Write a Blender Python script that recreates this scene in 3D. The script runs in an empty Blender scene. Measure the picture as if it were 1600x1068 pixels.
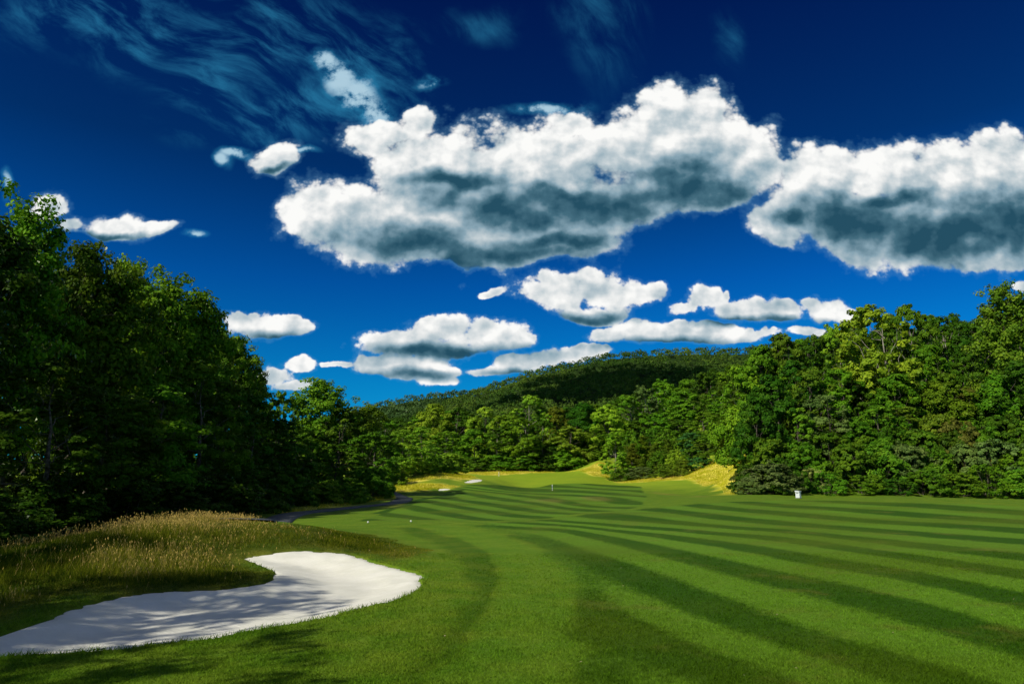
import bpy, math, random
import numpy as np
from mathutils import Vector

# ------------------------------------------------------------------ basics
SC = bpy.context.scene
COL = SC.collection
TH = math.radians(11.2)
F = 1600 * 24 / 36.0
CAMZ = 1.8
ST, CT = math.sin(TH), math.cos(TH)

def V_(py):                       # slope z/y of the sight line through picture row py
    cy = (534 - py) / F
    return (ST + cy * CT) / (CT - cy * ST)

def U_(px, py):
    cy = (534 - py) / F
    return ((px - 800) / F) / (CT - cy * ST)

def proj(x, y, z):                # world -> photo pixels
    yy = np.maximum(y, 0.05)
    dz = z - CAMZ
    f = yy * CT + dz * ST
    up = -yy * ST + dz * CT
    return 800 + F * x / f, 534 - F * up / f

def tag(o, label=None, cat=None, group=None, kind=None):
    if label: o['label'] = label
    if cat: o['category'] = cat
    if group: o['group'] = group
    if kind: o['kind'] = kind
    return o

def link(name, me, mat=None, parent=None):
    o = bpy.data.objects.new(name, me)
    COL.objects.link(o)
    if mat is not None and me is not None and len(me.materials) == 0:
        me.materials.append(mat)
    if parent is not None:
        o.parent = parent
    return o

def np_mesh(name, verts, faces, attrs=None, smooth=False):
    """verts (n,3), faces (m,k) with k = 3 or 4"""
    verts = np.asarray(verts, dtype=np.float32)
    faces = np.asarray(faces, dtype=np.int32)
    me = bpy.data.meshes.new(name)
    k = faces.shape[1]
    me.vertices.add(len(verts)); me.vertices.foreach_set('co', verts.ravel())
    me.loops.add(faces.size); me.loops.foreach_set('vertex_index', faces.ravel())
    me.polygons.add(len(faces))
    me.polygons.foreach_set('loop_start', np.arange(0, faces.size, k, dtype=np.int32))
    me.polygons.foreach_set('loop_total', np.full(len(faces), k, dtype=np.int32))
    if smooth:
        me.polygons.foreach_set('use_smooth', np.ones(len(faces), dtype=bool))
    if attrs:
        for an, av in attrs.items():
            a = me.attributes.new(an, 'FLOAT', 'POINT')
            a.data.foreach_set('value', np.asarray(av, dtype=np.float32).ravel())
    me.update()
    return me

def smooth01(a, b, x):
    t = np.clip((x - a) / (b - a), 0, 1)
    return t * t * (3 - 2 * t)

def vnoise(x, y, seed=0):         # cheap smooth value noise, numpy
    xi = np.floor(x).astype(np.int64); yi = np.floor(y).astype(np.int64)
    xf = x - xi; yf = y - yi
    def h(a, b):
        n = (a * 374761393 + b * 668265263 + seed * 974634777) & 0x7fffffff
        n = ((n ^ (n >> 13)) * 1274126177) & 0x7fffffff
        return ((n ^ (n >> 16)) & 0xffff) / 65535.0
    u = xf * xf * (3 - 2 * xf); v = yf * yf * (3 - 2 * yf)
    return (h(xi, yi) * (1 - u) + h(xi + 1, yi) * u) * (1 - v) + (h(xi, yi + 1) * (1 - u) + h(xi + 1, yi + 1) * u) * v

def fbm(x, y, seed=0, octs=4):
    s = 0; a = 1; t = 0
    for o in range(octs):
        s = s + a * vnoise(x * 2 ** o, y * 2 ** o, seed + o); t += a; a *= .5
    return s / t

# ------------------------------------------------------------------ terrain height: thin-plate spline through survey points
def warp(x, y):
    r = np.sqrt(x * x + y * y) + 1e-6
    q = np.log1p(r / 8.0)
    return x / r * q, y / r * q

CP = []
def cp(px, py, Y, dz=0.0):        # ground seen at a picture point, at depth Y
    CP.append((U_(px, py) * Y, Y, CAMZ + V_(py) * Y + dz))
def cz(px, Y, z):                 # ground at column px (row near the horizon), depth Y, height z
    CP.append((U_(px, 770) * Y, Y, z))
for r in (0.5, 8, 30, 120, 600, 3000):
    for a in (180, 215, 250, 270, 290, 325, 360):
        if r == .5 and a != 270: continue
        CP.append((r * math.cos(math.radians(a)), r * math.sin(math.radians(a)), 0.0))
for px, Y, z in [(500,6,0),(800,6,0),(1200,6,0),(1600,6,0),(0,6,0),(650,11,0),(900,12,0),(1250,12,.02),(1600,12,.05),(700,18,.0),(900,20,0),(1250,20,.03),
                 (1600,22,.05),(1300,32,.05),(1600,35,.05),(1200,50,.08),(1600,55,.1),(1400,68,.0),(2000,40,.2),(2200,20,.1),(2600,70,3),
                 # mound behind the bunker
                 (420,19,.58),(330,18.2,.64),(230,17,.54),(120,15.2,.34),(0,13.4,.08),(-200,11.5,-.1),(490,19.5,.40),(560,20,.08),(620,22,-.02),
                 (330,25,-.2),(120,22,-.3),(-100,19,-.3),(450,27,-.2),
                 (-600,10,0),(-600,25,0),(-300,35,0),(0,45,-.2),(200,45,-.3),(-1500,25,.0),(-600,80,0),
                 # bunker rim
                 (430,12.6,.05),(390,11.9,.03),(190,10.9,.03),(60,9.3,.02),(0,8.4,.0),(380,16.4,.05),(560,16.4,.02),(650,13.5,0),(450,9,0),(200,7.8,0),
                 # left wood floor
                 (300,60,-.4),(400,95,-.3),(550,110,-.2),(300,130,0),(100,120,0),(0,250,5),(300,300,6),
                 # right wood hill
                 (1150,86,-.1),(1300,85,-.08),(1450,85,-.08),(1600,85,-.05),
                 (1170,120,6),(1300,122,9),(1450,122,10),(1620,118,10),(1200,165,14),(1400,165,20),(1650,165,22),(1200,260,30),(1500,260,36),(1900,200,25),
                 # behind the far green
                 (600,215,3.5),(750,240,5.5),(900,250,6.5),(600,330,10),(800,340,12),(1000,240,11),(1080,220,10),(1000,340,24),(1150,330,30)]:
    cz(px, Y, z)
for px, py, Y in [(570,815,29),(690,813,29.5),(800,811,30),(900,803,33),(1000,797,38),(1080,789,45),(1130,781,55),(1200,774,75),
                  (600,800,44),(650,800,42),(700,785,60),(640,790,52),(800,795,52),(800,776,85),(800,763,120),(800,757,150),(800,748,172),(830,740,190),
                  (950,791,57),(950,772,92),(1000,758,138),(1050,749,150),(1020,775,85),(1080,778,75),(1120,772,88),(900,762,125),(900,750,165),(880,741,185),
                  (1135,722,150),(1100,735,150),(1060,747,155),(1000,750,170),(960,745,185),(940,722,200),(1150,745,130),(1150,765,100),
                  (680,739,125),(720,742,132),(635,748,118),(615,770,98),(690,768,104),(660,772,95),(735,743.5,132),(752,753.5,118),(727,752,118),(745,747,136),(775,748,145),
                  (700,742,178),(800,737,200),(900,733,205),(640,745,172),(600,760,110),(600,777,72),(520,789,58),(440,803,43)]:
    cp(px, py, Y)
CPA = np.array(CP)
qx, qy = warp(CPA[:, 0], CPA[:, 1])
def tps_k(d2): return np.where(d2 > 1e-12, d2 * np.log(np.maximum(d2, 1e-12)), 0.0)
def tps_fit():
    n = len(CPA)
    d2 = (qx[:, None] - qx) ** 2 + (qy[:, None] - qy) ** 2
    K = tps_k(d2) + np.eye(n) * 1e-4
    P = np.stack([np.ones(n), qx, qy], 1)
    A = np.zeros((n + 3, n + 3)); A[:n, :n] = K; A[:n, n:] = P; A[n:, :n] = P.T
    b = np.zeros(n + 3); b[:n] = CPA[:, 2]
    return np.linalg.solve(A, b)
TW = tps_fit()
def base_h(x, y):
    x = np.asarray(x, float); y = np.asarray(y, float)
    sh = x.shape; x = x.ravel(); y = y.ravel()
    out = np.empty(len(x)); n = len(CPA)
    for i in range(0, len(x), 40000):
        a, b = warp(x[i:i+40000], y[i:i+40000])
        d2 = (a[:, None] - qx) ** 2 + (b[:, None] - qy) ** 2
        out[i:i+40000] = tps_k(d2) @ TW[:n] + TW[n] + TW[n+1] * a + TW[n+2] * b
    r = np.hypot(x, y)
    out = out * (1 - smooth01(330, 700, r)) + 14 * smooth01(330, 700, r) * smooth01(-100, 500, y)
    return out.reshape(sh)

def ray_hit(px, py):
    Y = np.geomspace(3, 330, 900)
    u, v = U_(px, py), V_(py)
    z = CAMZ + v * Y; g = base_h(u * Y, Y)
    k = np.argmax(z < g)
    if not (z < g).any(): k = len(Y) - 1
    return u * Y[k], Y[k]

def poly_world(pts): return np.array([ray_hit(a, b) for a, b in pts])

def sdist(x, y, poly):            # signed distance to a polygon, positive inside
    x = np.asarray(x, float); y = np.asarray(y, float)
    d = np.full(x.shape, 1e9); ins = np.zeros(x.shape, bool); n = len(poly)
    for i in range(n):
        ax, ay = poly[i]; bx, by = poly[(i + 1) % n]
        ex, ey = bx - ax, by - ay
        t = np.clip(((x - ax) * ex + (y - ay) * ey) / (ex * ex + ey * ey + 1e-12), 0, 1)
        d = np.minimum(d, np.hypot(x - ax - t * ex, y - ay - t * ey))
        c = ((ay > y) != (by > y)) & (x < (bx - ax) * (y - ay) / (by - ay + 1e-12) + ax)
        ins ^= c
    return np.where(ins, d, -d)

def ldist(x, y, pl):
    d = np.full(np.shape(x), 1e9)
    for i in range(len(pl) - 1):
        ax, ay = pl[i]; bx, by = pl[i + 1]; ex, ey = bx - ax, by - ay
        t = np.clip(((x - ax) * ex + (y - ay) * ey) / (ex * ex + ey * ey + 1e-12), 0, 1)
        d = np.minimum(d, np.hypot(x - ax - t * ex, y - ay - t * ey))
    return d

def chaikin(p, n=2, closed=True):
    p = np.array(p, float)
    for _ in range(n):
        q = []
        m = len(p)
        for i in range(m if closed else m - 1):
            a, b = p[i], p[(i + 1) % m]
            q += [a * .75 + b * .25, a * .25 + b * .75]
        if not closed: q = [p[0]] + q + [p[-1]]
        p = np.array(q)
    return p

# ---- bunkers (outline in the world, from sight lines onto the ground)
BUNK = chaikin(poly_world([(-60,1027),(120,1018),(250,1006),(360,991),(470,971),(560,950),(620,934),(655,919),(664,908),(655,895),(620,885),(585,878),
                           (560,866),(520,860),(470,859),(410,864),(378,870),(400,879),(424,890),(429,899),(422,907),(385,915),(300,919),(240,923),
                           (190,929),(130,943),(80,961),(30,980),(-30,996),(-90,1010)]), 2)
FB1 = chaikin(poly_world([(723,753.7),(732,750),(755,749),(753,751.5),(742,754),(730,754.4)]), 1)
FB2 = chaikin(poly_world([(678,766),(688,763),(708,762.8),(702,765),(686,766.5)]), 1)
BUNKERS = [(BUNK, .15), (FB1, .06), (FB2, .06)]
def rough_edge(x, y): return (fbm(x * 3.1, y * 3.1, 5, 3) - .5) * .22
def ground_h(x, y, bunk_extra=.0):
    z = base_h(x, y)
    for k, (pl, dep) in enumerate(BUNKERS):
        s = sdist(x, y, pl) + (rough_edge(x, y) if k == 0 else 0)
        z = z - (dep + bunk_extra) * smooth01(0.0, 1.1, s) - bunk_extra * (s > 0.0) * .6
    r = np.hypot(x, y)
    z = z + (fbm(x / 9, y / 9, 9, 3) - .5) * .16 * smooth01(8, 30, r)
    return z

# ---- mown stripes: pass number as a smooth function of position, fitted to a few lines on the ground
def fit_field(samples, lam, c0):
    X = []; b = []
    for k, pts in samples.items():
        pts = chaikin(pts, 1, False) if len(pts) > 2 else pts
        for px, py in pts:
            x, y = ray_hit(px, py); X.append((x, y)); b.append(k)
    X = np.array(X); b = np.array(b, float)
    def q(x, y): return np.stack([6 * x / (y + 4), c0 * np.log(y + 4)], -1)
    Q = q(X[:, 0], X[:, 1]); n = len(Q)
    d2 = ((Q[:, None] - Q) ** 2).sum(-1)
    A = np.zeros((n + 3, n + 3)); A[:n, :n] = tps_k(d2) + np.eye(n) * lam
    Pm = np.column_stack([np.ones(n), Q]); A[:n, n:] = Pm; A[n:, :n] = Pm.T
    w = np.linalg.solve(A, np.concatenate([b, np.zeros(3)]))
    def f(x, y):
        sh = np.shape(x); x = np.ravel(x); y = np.ravel(y); o = np.empty(len(x))
        for i in range(0, len(x), 40000):
            qq = q(x[i:i+40000], y[i:i+40000])
            o[i:i+40000] = tps_k(((qq[:, None] - Q) ** 2).sum(-1)) @ w[:n] + w[n] + qq @ w[n+1:]
        return o.reshape(sh)
    print('stripe fit rms', np.sqrt(np.mean((f(X[:, 0], X[:, 1]) - b) ** 2)), 'n', len(b))
    return f
NEAR = {
 -1: [(962,977),(1056,1019),(1131,1056),(905,960)],
 -.5: [(962,936),(1056,974),(1150,1007),(1262,1042)],
 0: [(812,839),(887,863),(962,887),(1056,925),(1131,955),(1206,985),(1300,1017)],
 1: [(880,828),(981,848),(1131,884),(1200,901),(1300,921),(1330,928),(1460,964),(1600,1007)],
 2: [(900,822),(1075,842),(1187,859),(1300,880),(1330,883),(1460,906),(1600,938)],
 3: [(831,809),(925,819),(1075,829),(1200,840),(1300,853),(1330,858),(1460,876),(1600,897)],
 4: [(925,802),(1019,812),(1150,824),(1200,827),(1363,845),(1600,871)],
 5: [(1006,793),(1054,797),(1150,809),(1200,814),(1300,822),(1363,827),(1600,845)],
 6: [(1100,790),(1200,799),(1363,814),(1600,829)]}
FAR = {
 0: [(642,791),(680,799),(740,809),(800,815)],
 1: [(668,782),(710,791),(800,803)],
 2: [(702,779.5),(780,790),(800,791.5),(835,799),(890,801)],
 3: [(710,767.5),(755,775),(800,781),(835,786),(890,794),(917,797)],
 4: [(717,762),(800,772),(849,778),(904,789),(945,791)],
 5: [(750,764),(780,767),(821,771),(904,773.5),(959,779)],
 6: [(725,758),(780,760.5),(849,764),(917,768),(972,773)],
 7: [(849,758.5),(876,760),(945,764),(1000,767)]}
f_near = fit_field(NEAR, .02, 3)
f_far = fit_field(FAR, .05, 4)
FARFW = poly_world([(560,815),(600,800),(640,789),(672,779),(700,767),(722,758),(760,756.5),(860,756.5),(960,757),(1002,760),(1010,775),(1000,790),(960,797),(905,801),(860,808),(800,812),(700,812)])
NEARFW = np.concatenate([poly_world([(775,815),(860,809),(930,801),(1010,793),(1070,788),(1140,783),(1230,781),(1400,785),(1600,793),(1900,815)]),
                         np.array([(40,9),(30,1),(14,-4),(4,-4),(1.2,2)]),
                         poly_world([(905,1066),(900,1000),(893,950),(880,900),(850,860),(800,835),(745,822)])])
SW1 = poly_world([(690,823),(745,836),(800,860),(833,895),(838,940),(825,985),(800,1035),(780,1066)])
SW2 = poly_world([(640,826),(700,845),(760,880),(783,920),(775,970),(745,1020),(715,1066)])
CARE = poly_world([(610,800),(650,789),(690,777),(720,765)])
FESC1 = poly_world([(-300,1000),(-100,1000),(0,985),(60,960),(130,935),(240,945),(400,925),(440,905),(440,885),(400,872),(470,872),(560,872),(625,880),(655,872),(630,848),(590,832),(500,825),(400,818)])
FESC1 = np.concatenate([FESC1, np.array([(-7,24),(-13,22.5),(-19,19),(-24,15),(-30,8)])])
FESCF = [poly_world([(612,770),(606,762),(625,751),(655,744),(700,740),(735,743),(745,747),(722,750),(700,748),(660,750),(625,757),(640,758),(690,757),(722,760),(690,764),(640,768)]),
         poly_world([(905,736),(935,722),(950,726),(952,745),(985,749),(1050,743),(1085,733),(1120,716),(1170,700),(1180,760),(1140,772),(1125,762),(1080,748),(1050,750),(980,754),(950,748),(925,742)]),
         poly_world([(600,744),(700,739),(760,742),(870,737),(930,736),(930,731),(800,733),(640,741)]),
         poly_world([(450,802),(530,791),(596,782),(622,776),(600,774),(500,790),(440,799)])]
DRYP = [(930,779,30,3),(860,781,40,2.5),(1040,772,30,4),(1090,775,30,4),(905,727,20,3),(620,788,40,3)]

def ground_attrs(x, y):
    xs = np.where(y > 1, x, x); 
    ys = np.maximum(y, 0.5)
    nf = sdist(x, y, NEARFW); ff = sdist(x, y, FARFW)
    mn = smooth01(-.3, .3, nf + (fbm(x * .7, y * .7, 3, 4) - .5) * .9)
    mf = smooth01(-.25, .25, ff) * (1 - mn)
    sn = np.cos(2 * np.pi * f_near(x, ys)); sf = np.cos(2 * np.pi * f_far(x, ys))
    s = -sn * mn - sf * mf             # +1 light, -1 dark, 0 unstriped
    rr = np.hypot(x, y)
    d1 = ldist(x, y, SW1); d2 = ldist(x, y, SW2)
    m0 = (1 - mn) * (1 - mf)
    near = (1 - smooth01(25, 34, rr))
    s = s + m0 * near * (1.05 * (1 - smooth01(.40, .75, d1 + (fbm(x * 1.3, y * 1.3, 13, 3) - .5) * .3)) - .45 * (1 - smooth01(.25, .8, d2 + (fbm(x * 1.3, y * 1.3, 14, 3) - .5) * .4)))
    s = s * (1 - .8 * mn * near * (1 - smooth01(.3, 1.2, nf))) - .38 * mn * near * (1 - smooth01(.3, 1.4, nf)) * (1 - smooth01(11, 16, rr)) * (y > 3)
    s = s - m0 * .9 * (1 - smooth01(.9, 1.5, ldist(x, y, CARE)))
    fe = smooth01(-.7, .9, sdist(x, y, FESC1) + (fbm(x * .9, y * .9, 8, 3) - .5) * 1.6)
    far = np.zeros_like(fe)
    for p in FESCF:
        far = np.maximum(far, smooth01(-1.2, 1.2, sdist(x, y, p) + (fbm(x / 3, y / 3, 18, 3) - .5) * 5))
    z = base_h(x, y); ppx, ppy = proj(x, y, z)
    dry = np.zeros_like(fe)
    for cx, cy, rx, ry in DRYP:
        hx, hy = ray_hit(cx, cy)
        wx = rx / F * hy * 1.0; wy = 9.0
        q = 1 - np.sqrt(((x - hx) / wx) ** 2 + ((y - hy) / wy) ** 2) + (fbm(x / 3, y / 5, 28, 3) - .5) * 1.3
        dry = np.maximum(dry, smooth01(0.1, .9, q))
    return dict(stripe=s, fair=np.maximum(mn, mf), fescue=fe, fescue_far=far, dry=dry)

# ------------------------------------------------------------------ material helper
class NT:
    def __init__(s, tree): s.t = tree; s.n = tree.nodes; s.l = tree.links
    def new(s, typ, **kw):
        nd = s.n.new(typ)
        for k, v in kw.items(): setattr(nd, k, v)
        return nd
    def set(s, sock, v):
        if isinstance(v, bpy.types.NodeSocket): s.l.new(v, sock)
        elif v is not None: sock.default_value = v
    def m(s, op, a, b=None, c=None, clamp=False):
        nd = s.new('ShaderNodeMath', operation=op, use_clamp=clamp)
        s.set(nd.inputs[0], a); s.set(nd.inputs[1], b); s.set(nd.inputs[2], c)
        return nd.outputs[0]
    def vm(s, op, a, b=None, c=None, out=0):
        nd = s.new('ShaderNodeVectorMath', operation=op)
        s.set(nd.inputs[0], a); s.set(nd.inputs[1], b); s.set(nd.inputs[2], c)
        return nd.outputs['Value'] if op in ('LENGTH', 'DOT_PRODUCT') else nd.outputs[0]
    def ss(s, x, a, b):
        nd = s.new('ShaderNodeMapRange', interpolation_type='SMOOTHSTEP')
        s.set(nd.inputs[0], x); s.set(nd.inputs[1], a); s.set(nd.inputs[2], b)
        nd.inputs[3].default_value = 0; nd.inputs[4].default_value = 1
        return nd.outputs[0]
    def mix(s, f, a, b, blend='MIX'):
        nd = s.new('ShaderNodeMix', data_type='RGBA', blend_type=blend)
        s.set(nd.inputs[0], f); s.set(nd.inputs[6], a); s.set(nd.inputs[7], b)
        return nd.outputs[2]
    def noise(s, vec, scale, detail=3, rough=.5, dist=0.0):
        nd = s.new('ShaderNodeTexNoise'); s.set(nd.inputs['Vector'], vec)
        nd.inputs['Scale'].default_value = scale; nd.inputs['Detail'].default_value = detail
        nd.inputs['Roughness'].default_value = rough; nd.inputs['Distortion'].default_value = dist
        return nd.outputs[0]
    def noise2(s, vec, scale, detail=3, rough=.5, dist=0.0):
        o = s.noise(vec, scale, detail, rough, dist); o.node.noise_dimensions = '2D'; return o
    def attr(s, name): return s.new('ShaderNodeAttribute', attribute_name=name).outputs['Fac']
    def pos(s): return s.new('ShaderNodeNewGeometry').outputs['Position']
    def mapping(s, vec, scale):
        return s.vm('MULTIPLY', vec, scale)

def rgb(r, g, b): return (r, g, b, 1.0)
def mat(name):
    m = bpy.data.materials.new(name); m.use_nodes = True
    m.node_tree.nodes.clear(); t = NT(m.node_tree)
    t.out = t.new('ShaderNodeOutputMaterial'); m['t'] = 1
    return m, t
def princ(t, col, rough=.8, spec=.2, normal=None, metal=0):
    p = t.new('ShaderNodeBsdfPrincipled'); t.set(p.inputs['Base Color'], col); t.set(p.inputs['Roughness'], rough)
    t.set(p.inputs['Specular IOR Level'], spec); t.set(p.inputs['Metallic'], metal)
    if normal is not None: t.l.new(normal, p.inputs['Normal'])
    t.l.new(p.outputs[0], t.out.inputs[0]); return p
def bump(t, h, strength, dist=.02):
    b = t.new('ShaderNodeBump'); b.inputs['Strength'].default_value = strength; b.inputs['Distance'].default_value = dist
    t.l.new(h, b.inputs['Height']); return b.outputs[0]

def turf_color(t, vec):
    st = t.attr('stripe'); fair = t.attr('fair'); fe = t.attr('fescue'); ff = t.attr('fescue_far'); dry = t.attr('dry')
    n_s = t.noise(vec, 9.0, 3, .6); n_m = t.noise(vec, 1.1, 4, .6); n_l = t.noise(vec, .16, 3, .55)
    n_t = t.noise(vec, 60.0, 2, .6)
    sx = t.m('MULTIPLY_ADD', t.m('SUBTRACT', n_s, .5), 1.1, st)
    sx = t.m('MULTIPLY_ADD', t.m('SUBTRACT', n_m, .5), .65, sx)
    k = t.ss(sx, -.45, .45)
    dark = rgb(.032, .092, .004); light = rgb(.108, .225, .014)
    c = t.mix(k, dark, light)
    c = t.mix(t.m('MULTIPLY', t.ss(n_l, .38, .72), .7), c, rgb(.085, .135, .006))        # warmer patches
    c = t.mix(t.m('MULTIPLY', t.ss(t.noise(vec, .55, 5, .7), .52, .72), .5), c, rgb(.15, .15, .025))  # worn, drier patches
    rough = t.mix(t.ss(n_m, .3, .7), rgb(.075, .160, .006), rgb(.150, .215, .014))
    rough = t.mix(t.m('MULTIPLY', t.ss(st, -.6, .6), .5), rough, light)
    rough = t.mix(t.ss(t.m('MULTIPLY', st, -1.0), .1, .8), rough, rgb(.03, .085, .004))
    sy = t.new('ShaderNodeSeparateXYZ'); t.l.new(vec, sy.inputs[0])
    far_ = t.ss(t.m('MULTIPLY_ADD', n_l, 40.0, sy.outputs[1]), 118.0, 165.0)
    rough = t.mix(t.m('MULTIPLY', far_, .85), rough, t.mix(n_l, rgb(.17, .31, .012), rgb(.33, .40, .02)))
    c = t.mix(fair, rough, c)
    # short-scale blade variation
    v = t.m('MULTIPLY_ADD', t.m('SUBTRACT', n_t, .5), 1.0, 1.0)
    v = t.m('MULTIPLY', v, t.m('MULTIPLY_ADD', t.m('SUBTRACT', n_s, .5), .7, 1.0))
    c = t.vm('SCALE', c, None); nd = c.node; t.set(nd.inputs['Scale'], v)
    fcol = t.mix(t.ss(n_m, .3, .7), rgb(.05, .085, .006), rgb(.13, .14, .016))
    c = t.mix(fe, c, fcol)
    big = t.noise(vec, .3, 5, .65)
    yel = t.mix(t.ss(big, .35, .65), rgb(.46, .45, .012), rgb(.80, .68, .12))
    c = t.mix(ff, c, yel)
    c = t.mix(t.m('MULTIPLY', dry, .35), c, rgb(.24, .19, .05))
    return c, n_t, n_s

def make_turf():
    m, t = mat('turf')
    vec = t.pos()
    c, n1, n2 = turf_color(t, vec)
    hgt = t.m('ADD', t.m('MULTIPLY', n1, .5), n2)
    p = princ(t, c, .9, .08, bump(t, hgt, .6, .03))
    return m
M_TURF = make_turf()

def make_blade():
    m, t = mat('turf_blades')
    c, n1, n2 = turf_color(t, t.pos())
    g = t.attr('tint')
    c = t.vm('SCALE', c, None); t.set(c.node.inputs['Scale'], t.m('MULTIPLY_ADD', g, .9, .75))
    d = t.new('ShaderNodeBsdfDiffuse'); t.set(d.inputs[0], c)
    tr = t.new('ShaderNodeBsdfTranslucent'); t.set(tr.inputs[0], c)
    mx = t.new('ShaderNodeMixShader'); mx.inputs[0].default_value = .35
    t.l.new(d.outputs[0], mx.inputs[1]); t.l.new(tr.outputs[0], mx.inputs[2]); t.l.new(mx.outputs[0], t.out.inputs[0])
    return m
M_BLADE = make_blade()

def make_fescue(name='tall_dry_grass', cols=((.035, .070, .004), (.18, .20, .012), (.66, .47, .14))):
    m, t = mat(name)
    g = t.attr('tint')
    c = t.mix(t.ss(g, 0.0, .5), rgb(*cols[0]), rgb(*cols[1]))
    c = t.mix(t.ss(g, .5, 1.0), c, rgb(*cols[2]))
    d = t.new('ShaderNodeBsdfDiffuse'); t.set(d.inputs[0], c)
    tr = t.new('ShaderNodeBsdfTranslucent'); t.set(tr.inputs[0], c)
    mx = t.new('ShaderNodeMixShader'); mx.inputs[0].default_value = .4
    t.l.new(d.outputs[0], mx.inputs[1]); t.l.new(tr.outputs[0], mx.inputs[2]); t.l.new(mx.outputs[0], t.out.inputs[0])
    return m
M_FESC = make_fescue()
M_DRYG = make_fescue('yellow_dry_grass', ((.20, .24, .008), (.46, .46, .02), (.86, .72, .16)))

def make_sand():
    m, t = mat('bunker_sand'); vec = t.pos()
    n1 = t.noise(vec, 1.6, 4, .6); n2 = t.noise(vec, 45, 3, .7); n3 = t.noise(t.mapping(vec, (3, 12, 3)), 1.2, 3, .6)
    c = t.mix(t.ss(n1, .3, .7), rgb(.70, .70, .60), rgb(.80, .795, .70))
    c = t.mix(t.m('MULTIPLY', t.ss(n2, .55, .75), .35), c, rgb(.60, .56, .48))
    w = t.new('ShaderNodeTexWave', bands_direction='DIAGONAL'); t.l.new(vec, w.inputs['Vector'])
    w.inputs['Scale'].default_value = 6.0; w.inputs['Distortion'].default_value = 3.5; w.inputs['Detail'].default_value = 2
    h = t.m('ADD', t.m('MULTIPLY', w.outputs['Fac'], .17), t.m('ADD', t.m('MULTIPLY', n2, .5), t.m('MULTIPLY', n3, .6)))
    princ(t, c, .95, .1, bump(t, h, .4, .02)); return m
M_SAND = make_sand()

def make_simple(name, c1, c2, scale, rough=.8, spec=.3, bs=.3, bd=.01, metal=0):
    m, t = mat(name); tc = t.new('ShaderNodeTexCoord').outputs['Object']
    n = t.noise(tc, scale, 4, .6)
    princ(t, t.mix(t.ss(n, .35, .65), rgb(*c1), rgb(*c2)), rough, spec, bump(t, n, bs, bd), metal); return m
M_PATH = make_simple('asphalt_path', (.055, .065, .072), (.085, .095, .10), 3.0)
M_BARK = make_simple('grey_brown_bark', (.05, .04, .03), (.16, .14, .11), 3.0, .95, .1, .8, .05)
M_BARKL = make_simple('pale_bark', (.18, .16, .12), (.34, .31, .26), 3.0, .95, .1, .8, .05)
M_BOX = make_simple('painted_steel', (.60, .66, .66), (.70, .75, .74), 5.0, .5, .4, .1, .002)
M_BOXD = make_simple('dark_louvre', (.03, .035, .04), (.05, .055, .06), 5.0, .6, .3, .1, .002)
M_WHITE = make_simple('white_paint', (.72, .72, .70), (.80, .80, .78), 8.0, .5, .4, .1, .001)
M_BLUE = make_simple('blue_paint', (.03, .10, .25), (.05, .14, .30), 8.0, .5, .4, .1, .001)
M_CONC = make_simple('concrete', (.28, .27, .25), (.36, .35, .32), 9.0, .9, .2, .4, .004)

def make_leaf(name, trans=.35, gloss=.35, rough=.42):
    m, t = mat(name)
    oi = t.new('ShaderNodeObjectInfo'); g = t.attr('tint')
    base = oi.outputs['Color']; rnd = oi.outputs['Random']
    hs = t.new('ShaderNodeHueSaturation'); t.set(hs.inputs['Color'], base)
    t.set(hs.inputs['Hue'], t.m('MULTIPLY_ADD', t.m('SUBTRACT', g, .5), -.05, t.m('MULTIPLY_ADD', rnd, .02, .485)))
    t.set(hs.inputs['Value'], t.m('MULTIPLY_ADD', g, 1.0, .5))
    c = hs.outputs[0]
    d = t.new('ShaderNodeBsdfDiffuse'); t.set(d.inputs[0], c)
    tr = t.new('ShaderNodeBsdfTranslucent')
    t.set(tr.inputs[0], t.mix(1.0, c, rgb(1.3, 1.15, .4), 'MULTIPLY'))
    mx = t.new('ShaderNodeMixShader'); mx.inputs[0].default_value = trans
    t.l.new(d.outputs[0], mx.inputs[1]); t.l.new(tr.outputs[0], mx.inputs[2])
    gl = t.new('ShaderNodeBsdfGlossy'); gl.inputs['Roughness'].default_value = rough; gl.inputs[0].default_value = rgb(.9, .95, .8)
    fr = t.new('ShaderNodeFresnel'); fr.inputs[0].default_value = 1.35
    m2 = t.new('ShaderNodeMixShader'); t.set(m2.inputs[0], t.m('MULTIPLY', fr.outputs[0], gloss))
    t.l.new(mx.outputs[0], m2.inputs[1]); t.l.new(gl.outputs[0], m2.inputs[2]); t.l.new(m2.outputs[0], t.out.inputs[0])
    return m
M_LEAF = make_leaf('broad_leaves', .24, .14, .45)

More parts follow.
